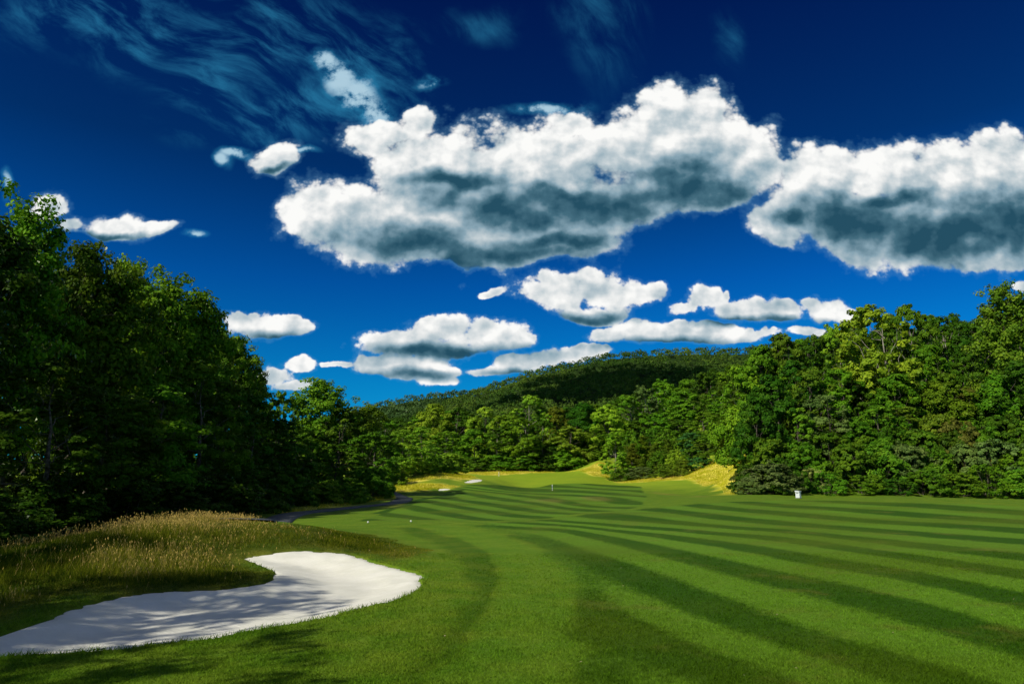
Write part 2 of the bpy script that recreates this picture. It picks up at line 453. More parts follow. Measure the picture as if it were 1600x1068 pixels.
# ------------------------------------------------------------------ ground sheet
def ground_mesh():
    th = np.concatenate([np.radians(np.linspace(48, 132, 520)), np.radians(np.linspace(135, 405, 60))])   # full circle
    r = np.concatenate([np.geomspace(.4, 5.2, 18)[:-1], np.geomspace(5.2, 250, 700), np.geomspace(255, 6000, 40)])
    R, T = np.meshgrid(r, th, indexing='ij')
    x = (R * np.cos(T)); y = (R * np.sin(T))
    z = ground_h(x, y, .10)
    nr, nt = R.shape
    verts = np.stack([x, y, z], -1).reshape(-1, 3)
    i = np.arange(nr - 1)[:, None]; j = np.arange(nt)[None, :]; j2 = (j + 1) % nt
    f = np.stack([i * nt + j, (i + 1) * nt + j, (i + 1) * nt + j2, i * nt + j2], -1).reshape(-1, 4)
    c = len(verts); verts = np.vstack([verts, [[0, 0, 0]]])
    jj = np.arange(nt); cap = np.stack([np.full(nt, c), jj, (jj + 1) % nt, np.full(nt, c)], -1)
    at = ground_attrs(x.ravel(), y.ravel())
    at = {k: np.append(v, 0) for k, v in at.items()}
    me = np_mesh('ground', verts, f, at, True)
    # centre disc as a small separate fan in the same mesh
    import bmesh
    bm = bmesh.new(); bm.from_mesh(me); bm.verts.ensure_lookup_table()
    for a in range(nt): bm.faces.new((bm.verts[c], bm.verts[int(jj[a])], bm.verts[int((a + 1) % nt)]))
    bm.to_mesh(me); bm.free()
    me.polygons.foreach_set('use_smooth', np.ones(len(me.polygons), dtype=bool))
    return me
tag(link('ground', ground_mesh(), M_TURF), kind='structure')

def sand_mesh(pl, dep, step, noise=True):
    x0, y0 = pl.min(0) - .3; x1, y1 = pl.max(0) + .3
    X, Y = np.meshgrid(np.arange(x0, x1, step), np.arange(y0, y1, step), indexing='ij')
    s = sdist(X, Y, pl) + (rough_edge(X, Y) if noise else 0)
    z = base_h(X, Y) - .030 - dep * smooth01(0, 1.1, s) + (fbm(X * .8, Y * .8, 4, 3) - .5) * .04
    z = np.where(s < 0, z - .05, z)
    n, m = X.shape
    i = np.arange(n - 1)[:, None]; j = np.arange(m - 1)[None, :]
    f = np.stack([i * m + j, (i + 1) * m + j, (i + 1) * m + j + 1, i * m + j + 1], -1).reshape(-1, 4)
    f = f[(s.ravel()[f] > -.12).any(1)]
    return np_mesh('bunker_sand', np.stack([X, Y, z], -1).reshape(-1, 3), f, None, True)
for k, (pl, dep) in enumerate(BUNKERS):
    tag(link('bunker_sand', sand_mesh(pl, dep, .08 if k == 0 else .35, k == 0), M_SAND), kind='structure')

def path_mesh(pts, w):
    p = chaikin(np.array([ray_hit(a, b) if len((a, b)) == 2 and b > 0 else (a, b) for a, b in pts]), 3, False)
    d = np.gradient(p, axis=0); d /= np.linalg.norm(d, axis=1)[:, None] + 1e-9
    nrm = np.stack([-d[:, 1], d[:, 0]], 1)
    cols = []
    for o in (-.5, -.25, 0, .25, .5):
        q = p + nrm * w * o
        cols.append(np.column_stack([q, ground_h(q[:, 0], q[:, 1]) + .05]))
    for o in (-.5, .5):
        q = p + nrm * w * o * 1.02
        cols.insert(0 if o < 0 else 99, np.column_stack([q, ground_h(q[:, 0], q[:, 1]) - .08]))
    V = np.stack(cols, 1); n, m, _ = V.shape
    i = np.arange(n - 1)[:, None]; j = np.arange(m - 1)[None, :]
    f = np.stack([i * m + j, (i + 1) * m + j, (i + 1) * m + j + 1, i * m + j + 1], -1).reshape(-1, 4)
    return np_mesh('cart_path', V.reshape(-1, 3), f)
tag(link('cart_path', path_mesh([(380,814),(440,804),(511,797),(560,792),(603,788),(625,784),(634,779),(625,774),(606,768),(601,762),(607,757),(621,752)], 1.6), M_PATH), kind='structure')

# ------------------------------------------------------------------ distant wooded hills
def ridge_mesh(name, prof, Y0, Y1, seed, relief):
    """hill side rising from depth Y0 to a crest line at Y1, crest rows given in the picture as sight lines"""
    pxs = np.array([p[0] for p in prof]); pys = np.array([p[1] for p in prof])
    ncol, nrow = 220, 90
    cx = np.linspace(pxs[0], pxs[-1], ncol); cyv = np.interp(cx, pxs, pys)
    crest = CAMZ + np.array([V_(b) for b in cyv]) * Y1
    u = (cx - 800) / F / CT
    t = np.linspace(0, 1.35, nrow)
    X = np.zeros((nrow, ncol)); Y = X.copy(); Z = X.copy()
    for i, tt in enumerate(t):
        yy = Y0 + (Y1 - Y0) * tt
        X[i] = u * yy; Y[i] = yy
        h = tt * (.30 + .70 * tt) if tt <= 1 else 1 - .9 * smooth01(.9, 1.6, tt)
        Z[i] = (crest - (5 if Y1 < 1800 else 22)) * h
    fade = np.sin(np.pi * np.clip(t, 0, 1)) ** .8
    Z += (fbm(X / 160, Y / 160, seed, 4) - .5) * relief * fade[:, None]
    f = np.stack([np.arange(nrow - 1)[:, None] * ncol + np.arange(ncol - 1)[None, :]] * 4, -1)
    f[..., 1] += 1; f[..., 2] += ncol + 1; f[..., 3] += ncol
    return X, Y, Z, f.reshape(-1, 4)

def forest_on(X, Y, Z, n, seed, w0, facc, prob=None, ymax=1.12):
    """crowns standing on the hill: each a small dome of leaf-clump faces; all are one far-off wood"""
    rg = np.random.default_rng(seed)
    nr, nc = X.shape
    a = rg.random(n) * (nr - 1.01) * (ymax / 1.35); b = rg.random(n) * (nc - 1.01)
    i = a.astype(int); j = b.astype(int); fa = (a - i); fb = (b - j)
    def lerp(A): return (A[i, j] * (1 - fa) + A[i + 1, j] * fa) * (1 - fb) + (A[i, j + 1] * (1 - fa) + A[i + 1, j + 1] * fa) * fb
    P = np.stack([lerp(X), lerp(Y), lerp(Z)], -1)
    if prob is not None:
        k = prob(P); P = P[k]
    n = len(P)
    rad = w0 * rg.uniform(.6, 1.25, n); hgt = rad * rg.uniform(1.6, 2.3, n)
    ph = rg.random((n, facc)) * 2 * np.pi; cz = rg.uniform(-.35, 1, (n, facc)); sr = np.sqrt(1 - np.clip(cz, -1, 1) ** 2)
    nrm = np.stack([sr * np.cos(ph), sr * np.sin(ph), cz], -1)
    lump = 1 + .11 * rg.standard_normal((n, facc))
    c = P[:, None, :] + nrm * np.stack([rad, rad, rad * .85], -1)[:, None, :] * lump[..., None]
    c[..., 2] += (hgt * .42)[:, None]
    nn = nrm + rg.standard_normal(nrm.shape) * .28; nn /= np.linalg.norm(nn, axis=-1, keepdims=True)
    s = (rad * .33)[:, None] * rg.uniform(.6, 1.3, (n, facc))
    big = fbm(P[:, 0] / 90, P[:, 1] / 90, seed + 3, 3)
    tint = np.clip((rg.random(n) * .55 + (big - .35) * 1.1)[:, None] + rg.random((n, facc)) * .2, 0, 1)
    return quads(c.reshape(-1, 3), nn.reshape(-1, 3), s.ravel(), rg), np.repeat(tint.ravel(), 4)

def quads(c, n, s, rg, aspect=1.0):
    r = rg.standard_normal(c.shape); t = np.cross(n, r); t /= np.linalg.norm(t, axis=1)[:, None] + 1e-9
    b = np.cross(n, t)
    s = s[:, None]
    v = np.stack([c - t * s, c - b * s * .62 * aspect + t * s * .1, c + t * s, c + b * s * .62 * aspect + t * s * .1], 1)
    return v.reshape(-1, 3)

def quad_faces(nv): return np.arange(nv).reshape(-1, 4)

M_HILL = make_simple('forest_floor', (.014, .034, .006), (.03, .06, .010), .02, .95, .05, .0, .01)
M_HLEAF = make_leaf('far_leaves', .15, .1, .6)
MAIN = [(380,690),(480,670),(560,668),(620,653),(680,632),(720,616),(752,604),(782,593),(820,580),(860,569),(900,560),(950,550),(1000,545),(1050,543),(1100,542),(1160,542),(1230,530),(1320,520),(1400,514),(1500,500),(1545,492),(1600,478),(1750,450),(2000,420),(2300,430)]
FARR = [(380,665),(480,650),(540,637),(570,629),(600,619),(640,610),(680,604),(720,601),(780,600),(900,600),(1000,610)]
X, Y, Z, f = ridge_mesh('hill', MAIN, 380, 1250, 3, 30)
tag(link('hill', np_mesh('hill', np.stack([X, Y, Z - 6], -1).reshape(-1, 3), f, None, True), M_HILL), kind='structure')
v, ti = forest_on(X, Y, Z + 1, 36000, 5, 4.3, 22)
fw = tag(link('hillside_forest', np_mesh('hillside_forest', v, quad_faces(len(v)), {'tint': ti}), M_HLEAF),
         'dense dark green forest covering the long hill on the horizon', 'forest', kind='stuff'); fw.color = (.045, .105, .012, 1)
X, Y, Z, f = ridge_mesh('hill', FARR, 1500, 2100, 7, 30)
tag(link('hill', np_mesh('hill', np.stack([X, Y, Z - 8], -1).reshape(-1, 3), f, None, True), M_HILL), kind='structure')
def scar(P):
    px, py = proj(P[:, 0], P[:, 1], P[:, 2])
    return ~((np.abs(py - (617 - (px - 625) * .28)) < 2.2) & (px > 624) & (px < 652) & (P[:, 1] < 2080))
v, ti = forest_on(X, Y, Z + 1, 9000, 9, 7.5, 18, scar)
fw = tag(link('ridge_forest', np_mesh('ridge_forest', v, quad_faces(len(v)), {'tint': ti}), M_HLEAF),
         'blue-green forest on the farther lower ridge behind the main hill', 'forest', kind='stuff'); fw.color = (.05, .11, .03, 1)
# bare pale clearing on the far ridge: a strip of ground lying on the slope
def strip_on(X, Y, Z):
    px, py = proj(X, Y, Z + 4)
    k = (np.abs(py - (617 - (px - 625) * .28)) < 3.2) & (px > 622) & (px < 654) & (Y < 2090)
    return k

# ------------------------------------------------------------------ trees
def tube(path, rads, sides):
    path = np.asarray(path, float); n = len(path)
    d = np.gradient(path, axis=0); d /= np.linalg.norm(d, axis=1)[:, None] + 1e-9
    ref = np.array([.31, .95, .05]); t = np.cross(d, ref); t /= np.linalg.norm(t, axis=1)[:, None] + 1e-9; b = np.cross(d, t)
    a = np.arange(sides) / sides * 2 * np.pi
    V = path[:, None, :] + (t[:, None, :] * np.cos(a)[None, :, None] + b[:, None, :] * np.sin(a)[None, :, None]) * np.asarray(rads)[:, None, None]
    i = np.arange(n - 1)[:, None] * sides; j = np.arange(sides)[None, :]; j2 = (j + 1) % sides
    f = np.stack([i + j, i + j2, i + sides + j2, i + sides + j], -1).reshape(-1, 4)
    return V.reshape(-1, 3), f

def grow(seed, H, R, base, shape, limbs, per, leaves, leaf, crad, trunk_r, up=.5, flat=.75, stems=1, lean=.02, leafy=1.0, zmin=.02):
    """returns (wood mesh, leaf mesh). shape(t): crown half-width fraction at height fraction t of the crown"""
    rg = np.random.default_rng(seed)
    WV, WF, off = [], [], 0
    cents = []; crs = []
    def addtube(p, r, s):
        nonlocal off
        v, f = tube(p, r, s); WV.append(v); WF.append(f + off); off += len(v)
    for s in range(stems):
        a0 = rg.random() * 6.28
        spread = 0 if stems == 1 else R * rg.uniform(.25, .55)
        n = 9; tt = np.linspace(0, 1, n)
        Ht = H * (.96 if s == 0 else rg.uniform(.7, .92))
        px = spread * np.cos(a0) * tt ** .8 + np.cumsum(rg.standard_normal(n)) * H * lean * .5 * (tt > 0)
        py = spread * np.sin(a0) * tt ** .8 + np.cumsum(rg.standard_normal(n)) * H * lean * .5 * (tt > 0)
        trunk = np.stack([px - px[0], py - py[0], tt * Ht - .3 * (tt == 0)], 1)
        tr = trunk_r * (1 - tt * .93) / (1 if stems == 1 else 1.6); tr[0] *= 1.35
        addtube(trunk, tr, 8)
        nl = max(3, limbs // stems)
        for i in range(nl):
            q = (i + rg.random()) / nl
            h = base + (1 - base) * q ** .9
            zz = h * Ht
            P0 = np.array([np.interp(zz, trunk[:, 2], trunk[:, k]) for k in range(3)])
            az = i * 2.39996 + rg.normal() * .5
            L = R * shape(q) * rg.uniform(.62, 1.15)
            if rg.random() < .10: L *= 1.22
            el = up * (.35 + q * 1.1) + rg.normal() * .14
            n2 = 6; u = np.linspace(0, 1, n2)
            bend = rg.normal() * .3
            dirx = np.cos(az + bend * u); diry = np.sin(az + bend * u)
            path = np.stack([P0[0] + dirx * L * u * math.cos(el), P0[1] + diry * L * u * math.cos(el), P0[2] + L * (np.sin(el) * u + .10 * u * u * rg.uniform(-1, 1)) ], 1)
            path[1:, :] += rg.standard_normal((n2 - 1, 3)) * L * .035
            lr = max(.012, trunk_r * .42 * (1 - h * .75)) * (1 - .88 * u)
            addtube(path, lr, 5)
            m = max(2, int(per * (L / R + .25) * rg.uniform(.75, 1.2)))
            for k in range(m):
                w = rg.uniform(.28, 1.05) ** .8
                c = np.array([np.interp(w, u, path[:, k2]) for k2 in range(3)])
                o = rg.standard_normal(3) * crad * (1.0 if k else .2) * np.array([1, 1, .8])
                c2 = c + o * 1.15
                if c2[2] < zmin * H + crad * .5: c2[2] = zmin * H + crad * .5
                if k % 3 == 0:
                    addtube(np.stack([c, (c + c2) / 2 + rg.standard_normal(3) * .05, c2]), np.array([.03, .02, .008]) * trunk_r / .25, 4)
                cents.append(c2); crs.append(crad * rg.uniform(.6, 1.25))
    cents = np.array(cents); crs = np.array(crs); nc = len(cents)
    axis = cents.copy(); axis[:, 2] *= .85; cen = cents.mean(0)
    # leaves sit mostly on the outside of each clump, facing outward and up
    cnt = np.maximum(6, (leaves * (crs / crad) ** 2 * leafy * rg.uniform(.7, 1.2, nc))).astype(int)
    idx = np.repeat(np.arange(nc), cnt); n = len(idx)
    d = rg.standard_normal((n, 3)); d /= np.linalg.norm(d, axis=1)[:, None]
    rr = rg.random(n) ** .33
    C = cents[idx] + d * (crs[idx] * rr)[:, None] * np.array([1.1, 1.1, flat])
    out = C - cen; out[:, 2] *= .4; out /= np.linalg.norm(out, axis=1)[:, None] + 1e-9
    nn = d * .75 + out * .30 + np.array([0, 0, .30]) + rg.standard_normal((n, 3)) * .34
    nn /= np.linalg.norm(nn, axis=1)[:, None]
    s = leaf * rg.uniform(.6, 1.25, n)
    V = quads(C, nn, s, rg, 1.15)
    V[:, 2] = np.maximum(V[:, 2], .03)
    ct = rg.random(nc); tint = np.clip(ct[idx] * .55 + rg.random(n) * .45, 0, 1)
    leafm = np_mesh('crown', V, quad_faces(len(V)), {'tint': np.repeat(tint, 4)})
    wood = np_mesh('trunk', np.vstack(WV), np.vstack(WF), None, True)
    zt = V[:, 2].max(); hw = np.percentile(np.abs(V[:, :2]), 97)
    return wood, leafm, zt, hw

def grow_dome(seed, H, R, base, shape, lobes, per, leaves, leaf, trunk_r, lobe=.40, stems=1, zmin=.02, jag=.16):
    """crown built of separate leafy boughs, each a bulging mass of leaf clumps on its own limb"""
    rg = np.random.default_rng(seed)
    WV, WF, off = [], [], 0
    def addtube(p, r, s):
        nonlocal off
        v, f = tube(p, r, s); WV.append(v); WF.append(f + off); off += len(v)
    n = 8; tt = np.linspace(0, 1, n)
    trunk = np.stack([np.cumsum(rg.standard_normal(n)) * H * .012, np.cumsum(rg.standard_normal(n)) * H * .012, tt * H * .88 - .3 * (tt == 0)], 1)
    trunk[:, :2] -= trunk[0, :2]
    if stems == 1: addtube(trunk, np.maximum(.02, trunk_r * (1 - tt * .92)) * (1 + .35 * (tt == 0)), 8)
    C = []; LR = []; CEN = []; LT = []
    for i in range(lobes):
        q = min(1.0, (i + rg.uniform(.2, .8)) / lobes); 
        lr = R * lobe * rg.uniform(.7, 1.2) * (1 - .25 * q)
        env = R * shape(q) * rg.uniform(.85, 1.12)
        rad = max(0, env - lr * .8); az = i * 2.39996 + rg.normal() * .45
        z = H * (base + (1 - base) * q); z = min(z, H - lr * .85); z = max(z, zmin * H + lr * .55)
        c = np.array([math.cos(az) * rad, math.sin(az) * rad, z])
        z0 = max(.1 * H, z - rad * rg.uniform(.5, .9) - .1 * H) if stems == 1 else 0.0
        P0 = np.array([np.interp(z0, trunk[:, 2], trunk[:, k]) for k in range(3)]) if stems == 1 else np.array([math.cos(az) * .15 * R, math.sin(az) * .15 * R, -.1])
        u = np.linspace(0, 1, 6)[:, None]
        path = P0 * (1 - u) + c * u + np.array([0, 0, 1]) * np.sin(u * np.pi) * -.04 * H; path[1:-1] += rg.standard_normal((4, 3)) * .02 * H
        addtube(path, max(.015, trunk_r * .38 * (1 - q * .5)) * (1 - .8 * u[:, 0]), 5)
        m = max(6, int(per * (lr / (R * lobe)) ** 2))
        d = rg.standard_normal((m, 3)); out = np.array([math.cos(az) * .7, math.sin(az) * .7, .75]); d = d + out * .75
        d /= np.linalg.norm(d, axis=1)[:, None]
        k_ = rg.uniform(.62, 1.08, m)[:, None] + (rg.random(m)[:, None] < .1) * jag
        cc = c + d * k_ * lr * np.array([1.08, 1.08, .82])
        for j in range(0, m, 3):
            addtube(np.stack([c + d[j] * lr * .1, (c + cc[j]) / 2 + rg.standard_normal(3) * .03 * R, cc[j]]), np.array([.05, .03, .01]) * trunk_r, 4)
        C.append(cc); CEN.append(np.repeat(c[None], m, 0)); LR.append(np.full(m, lr * .30)); LT.append(np.full(m, rg.random()))
    C = np.vstack(C); CEN = np.vstack(CEN); LR = np.concatenate(LR) * rg.uniform(.7, 1.3, len(C)); LT = np.concatenate(LT)
    k = C[:, 2] > zmin * H; C, CEN, LR, LT = C[k], CEN[k], LR[k], LT[k]
    cnt = np.maximum(5, leaves * rg.uniform(.7, 1.25, len(C))).astype(int); idx = np.repeat(np.arange(len(C)), cnt); n = len(idx)
    d = rg.standard_normal((n, 3)); d /= np.linalg.norm(d, axis=1)[:, None]
    P = C[idx] + d * (LR[idx] * rg.random(n) ** .4)[:, None] * np.array([1.15, 1.15, .75])
    o = P - CEN[idx]; o /= np.linalg.norm(o, axis=1)[:, None] + 1e-9
    nn = o * .62 + d * .35 + np.array([0, 0, .30]) + rg.standard_normal((n, 3)) * .34; nn /= np.linalg.norm(nn, axis=1)[:, None]
    V = quads(P, nn, leaf * rg.uniform(.6, 1.3, n), rg, 1.15); V[:, 2] = np.maximum(V[:, 2], .03)
    ct = rg.random(len(C)); tint = np.clip(LT[idx] * .30 + ct[idx] * .30 + rg.random(n) * .40, 0, 1)
    leafm = np_mesh('crown', V, quad_faces(len(V)), {'tint': np.repeat(tint, 4)})
    wood = np_mesh('trunk', np.vstack(WV), np.vstack(WF), None, True)
    return wood, leafm, V[:, 2].max(), np.percentile(np.abs(V[:, :2]), 97)

sh_round = lambda q: (math.sin(math.pi * min(1, q * .80 + .22)) ** .6)
sh_pop = lambda q: .55 + .45 * math.sin(math.pi * min(1, q * .75 + .2)) if q < .85 else .45
sh_tall = lambda q: (1 - q * .62) ** .7
sh_cone = lambda q: max(.12, 1 - q * .92)
sh_shrub = lambda q: (1 - q * q * .65)
KINDS = {}
def kind(name, variants, bark, **kw):
    KINDS[name] = (variants, bark, kw)
PROTO = {}
def proto(kn, v):
    if (kn, v) not in PROTO:
        vs, bark, kw = KINDS[kn]; k = dict(kw)
        s = hash_(kn) + v * 17
        wood, leafm, zt, hw = (grow_dome if 'lobes' in k else grow)(s, **k)
        wood.materials.append(bark); leafm.materials.append(M_LEAF)
        PROTO[(kn, v)] = (wood, leafm, zt, hw)
    return PROTO[(kn, v)]
def hash_(s): return sum((i + 3) * ord(c) for i, c in enumerate(s))

kind('cottonwood', 4, M_BARK, H=20, R=4.3, base=.16, shape=sh_pop, limbs=44, per=8, leaves=62, leaf=.19, crad=.78, trunk_r=.30, up=.75)
kind('aspen',      2, M_BARKL, H=13, R=3.6, base=.22, shape=sh_pop, limbs=19, per=4, leaves=42, leaf=.13, crad=.55, trunk_r=.17, up=.7)
kind('ash',        3, M_BARK, H=15, R=4.0, base=.12, shape=sh_pop, lobes=20, per=20, leaves=58, leaf=.16, trunk_r=.24, lobe=.42, jag=.5)
kind('maple',      4, M_BARK, H=16, R=5.6, base=.10, shape=sh_round, lobes=20, per=26, leaves=66, leaf=.20, trunk_r=.32, lobe=.40)
kind('oak',        4, M_BARKL, H=18, R=5.0, base=.16, shape=sh_pop, lobes=22, per=22, leaves=60, leaf=.20, trunk_r=.32, lobe=.38, jag=.45)
kind('young_tree', 2, M_BARKL, H=9, R=2.3, base=.03, shape=sh_tall, lobes=18, per=16, leaves=50, leaf=.13, trunk_r=.12, lobe=.40, zmin=.03, jag=.4)
kind('cedar',      2, M_BARK, H=7, R=2.0, base=.03, shape=sh_cone, limbs=36, per=6, leaves=90, leaf=.10, crad=.42, trunk_r=.10, up=.5, zmin=.02)
kind('shrub',      4, M_BARK, H=4.2, R=2.9, base=.03, shape=sh_shrub, lobes=18, per=22, leaves=52, leaf=.105, trunk_r=.16, lobe=.36, stems=4, zmin=.02, jag=.4)
kind('thicket',    3, M_BARK, H=5.5, R=3.4, base=.03, shape=sh_shrub, lobes=18, per=22, leaves=54, leaf=.14, trunk_r=.18, lobe=.38, stems=4, zmin=.02, jag=.35)

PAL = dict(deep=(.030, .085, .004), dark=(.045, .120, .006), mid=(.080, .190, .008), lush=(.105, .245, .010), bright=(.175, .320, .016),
           lime=(.24, .42, .02), olive=(.105, .180, .010), sage=(.110, .190, .040), rust=(.12, .15, .02), teal=(.060, .165, .030), straw=(.34, .38, .08))
NAMES = dict(cottonwood='cottonwood_tree', ash='ash_tree', maple='maple_tree', oak='oak_tree', young_tree='young_tree', cedar='cedar_tree', shrub='shrub', thicket='shrub', aspen='aspen_tree')
RNG = random.Random(11)
COUNT = {}
def plant(kn, px, Y, top=None, H=None, width=None, pal='mid', label=None, group=None, cat=None, rot=None, x=None, sink=.15):
    if x is None: x = U_(px, 700) * Y
    z = float(base_h(np.array([x]), np.array([Y]))[0])
    vs = KINDS[kn][0]; v = COUNT.get(kn, 0) % vs; COUNT[kn] = COUNT.get(kn, 0) + 1
    wood, leafm, zt, hw = proto(kn, v)
    if H is None:
        H = CAMZ + V_(top) * Y - z
    s = H / zt
    w = s if width is None else width / (2 * hw) / F * Y * 1.02
    w = min(max(w, s * .5), s * 1.9)
    nm = NAMES[kn]
    r = bpy.data.objects.new(nm, None); COL.objects.link(r); r.empty_display_size = .5
    r.location = (x, Y, z - sink); r.rotation_euler = (0, 0, RNG.uniform(0, 6.28) if rot is None else rot); r.scale = (w, w, s)
    tag(r, label, cat or ('shrub' if 'shrub' in nm else 'tree'), group)
    a = link('trunk', wood, None, r); b = link('crown', leafm, None, r)
    cr = PAL[pal]; j = [RNG.uniform(.88, 1.12) for _ in range(3)]
    b.color = (cr[0] * j[0], cr[1] * j[1], cr[2] * j[2], 1)
    if H < 1 or H > 34: print('HEIGHT', label, round(H, 1), 'z', round(z, 1))
    return r

# ------------------------------------------------------------------ planting list: (kind, column, depth, top row, crown width px, colour, label)
G1 = 'trees of the dark wood on the left'
LEFT = [
 ('cottonwood', 22, 35, 300, 170, 'lush', 'tallest dark leafy tree, at the left edge, its top spreading into open sky'),
 ('cottonwood', 92, 38, 362, 140, 'dark', 'dark leafy tree just right of the tallest one at the left edge'),
 ('cottonwood', 152, 40, 398, 150, 'mid', 'dark tree with ragged top, third along the skyline of the left wood'),
 ('cottonwood', 188, 45, 396, 110, 'lush', 'slim tree making a small peak left of the middle of the left wood skyline'),
 ('cottonwood', 242, 44, 406, 150, 'lush', 'broad leafy tree with upright twigs at the middle of the left wood skyline'),
 ('cottonwood', 292, 48, 452, 130, 'mid', 'leafy tree where the left wood skyline starts to step down to the right'),
 ('cottonwood', 330, 53, 484, 110, 'lush', 'leafy tree below the first step of the sloping skyline of the left wood'),
 ('cottonwood', 362, 58, 520, 100, 'mid', 'dark tree on the lower slope of the left wood, second from its right end'),
 ('cottonwood', 396, 63, 560, 76, 'mid', 'leaning-topped dark tree ending the tall part of the left wood beside the low clouds'),
]
for k, px, Y, top, w, pal, lab in LEFT: plant(k, px - 8, Y, top, None, w * .86, pal, lab)
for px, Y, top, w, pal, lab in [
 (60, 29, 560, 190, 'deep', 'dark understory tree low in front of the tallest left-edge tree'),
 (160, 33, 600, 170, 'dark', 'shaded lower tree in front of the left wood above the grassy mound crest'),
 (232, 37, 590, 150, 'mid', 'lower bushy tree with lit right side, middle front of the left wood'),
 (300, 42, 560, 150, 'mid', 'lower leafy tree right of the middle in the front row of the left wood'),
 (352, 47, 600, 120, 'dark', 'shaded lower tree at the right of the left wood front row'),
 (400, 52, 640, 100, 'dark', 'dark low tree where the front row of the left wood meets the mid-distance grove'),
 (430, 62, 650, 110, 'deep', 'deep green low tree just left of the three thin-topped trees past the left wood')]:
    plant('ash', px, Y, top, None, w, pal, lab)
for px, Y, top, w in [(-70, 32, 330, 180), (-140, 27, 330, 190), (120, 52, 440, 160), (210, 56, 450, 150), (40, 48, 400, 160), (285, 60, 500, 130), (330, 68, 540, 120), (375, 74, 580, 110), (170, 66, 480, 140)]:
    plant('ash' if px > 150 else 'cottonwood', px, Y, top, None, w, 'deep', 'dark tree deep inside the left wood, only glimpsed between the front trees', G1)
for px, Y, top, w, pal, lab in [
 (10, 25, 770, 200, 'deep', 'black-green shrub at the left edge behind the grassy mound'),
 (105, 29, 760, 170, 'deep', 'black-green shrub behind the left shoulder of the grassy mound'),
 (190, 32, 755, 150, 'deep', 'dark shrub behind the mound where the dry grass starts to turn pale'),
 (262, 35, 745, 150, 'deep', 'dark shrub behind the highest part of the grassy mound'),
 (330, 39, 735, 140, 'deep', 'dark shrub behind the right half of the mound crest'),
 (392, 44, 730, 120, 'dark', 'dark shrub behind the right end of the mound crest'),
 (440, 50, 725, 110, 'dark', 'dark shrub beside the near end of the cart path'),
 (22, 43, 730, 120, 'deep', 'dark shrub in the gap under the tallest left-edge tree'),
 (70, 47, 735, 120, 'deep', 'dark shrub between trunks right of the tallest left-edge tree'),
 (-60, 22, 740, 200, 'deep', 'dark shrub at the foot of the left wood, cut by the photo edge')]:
    plant('thicket', px, Y, top, None, w, pal, lab)

MID = [
 ('ash', 438, 82, 607, 60, 'lush', 'thin-topped tree at the left end of the mid-distance grove'),
 ('ash', 463, 84, 616, 56, 'lush', 'feathery tree in the mid-left grove with gaps of sky in its crown'),
 ('cottonwood', 505, 86, 589, 92, 'lush', 'tallest tree of the mid-left grove, rounded top against open blue sky'),
 ('ash', 535, 84, 632, 74, 'mid', 'dark tree filling the gap right of the tallest mid-left tree'),
 ('cottonwood', 562, 90, 620, 70, 'lush', 'spiky-topped tree right of the tallest one in the mid-left grove'),
 ('ash', 592, 95, 638, 60, 'mid', 'last tall tree of the mid-left grove before the far hill shows'),
 ('ash', 487, 74, 668, 90, 'mid', 'dark round tree in front of the mid-left grove, left of centre'),
 ('ash', 455, 66, 690, 90, 'mid', 'dark tree low at the left of the mid-left grove'),
 ('ash', 530, 74, 690, 100, 'mid', 'dark round tree in front of the mid-left grove above the cart path'),
 ('ash', 585, 78, 672, 80, 'mid', 'dark tree at the right front of the mid-left grove'),
 ('ash', 625, 118, 668, 56, 'bright', 'yellow-green tree just behind the right end of the mid-left grove'),
 ('ash', 655, 128, 664, 66, 'bright', 'light green tree standing left of the dry-grass knoll'),
]
for k, px, Y, top, w, pal, lab in MID: plant(k, px, Y, top, None, w, pal, lab)
for px, Y, top, w, pal, lab in [
 (462, 56, 752, 70, 'bright', 'lit green shrub beside the cart path under the mid-left grove'),
 (500, 58, 748, 80, 'lush', 'mid green shrub at the edge of the cart path, second of the row'),
 (540, 60, 742, 80, 'lush', 'leafy shrub in the middle of the row along the cart path'),
 (580, 67, 725, 76, 'mid', 'dark dome shrub where the cart path bends out of sight'),
 (596, 72, 735, 40, 'mid', 'small dark shrub at the very right end of the path-side row'),
 (645, 122, 712, 70, 'bright', 'vivid green shrub left of the dry-grass knoll'),
 (612, 110, 720, 50, 'lush', 'shrub in the gap where the cart path reappears'),
 (690, 135, 712, 70, 'lush', 'green shrub right behind the crest of the dry-grass knoll')]:
    plant('thicket', px, Y, top, None, w, pal, lab)

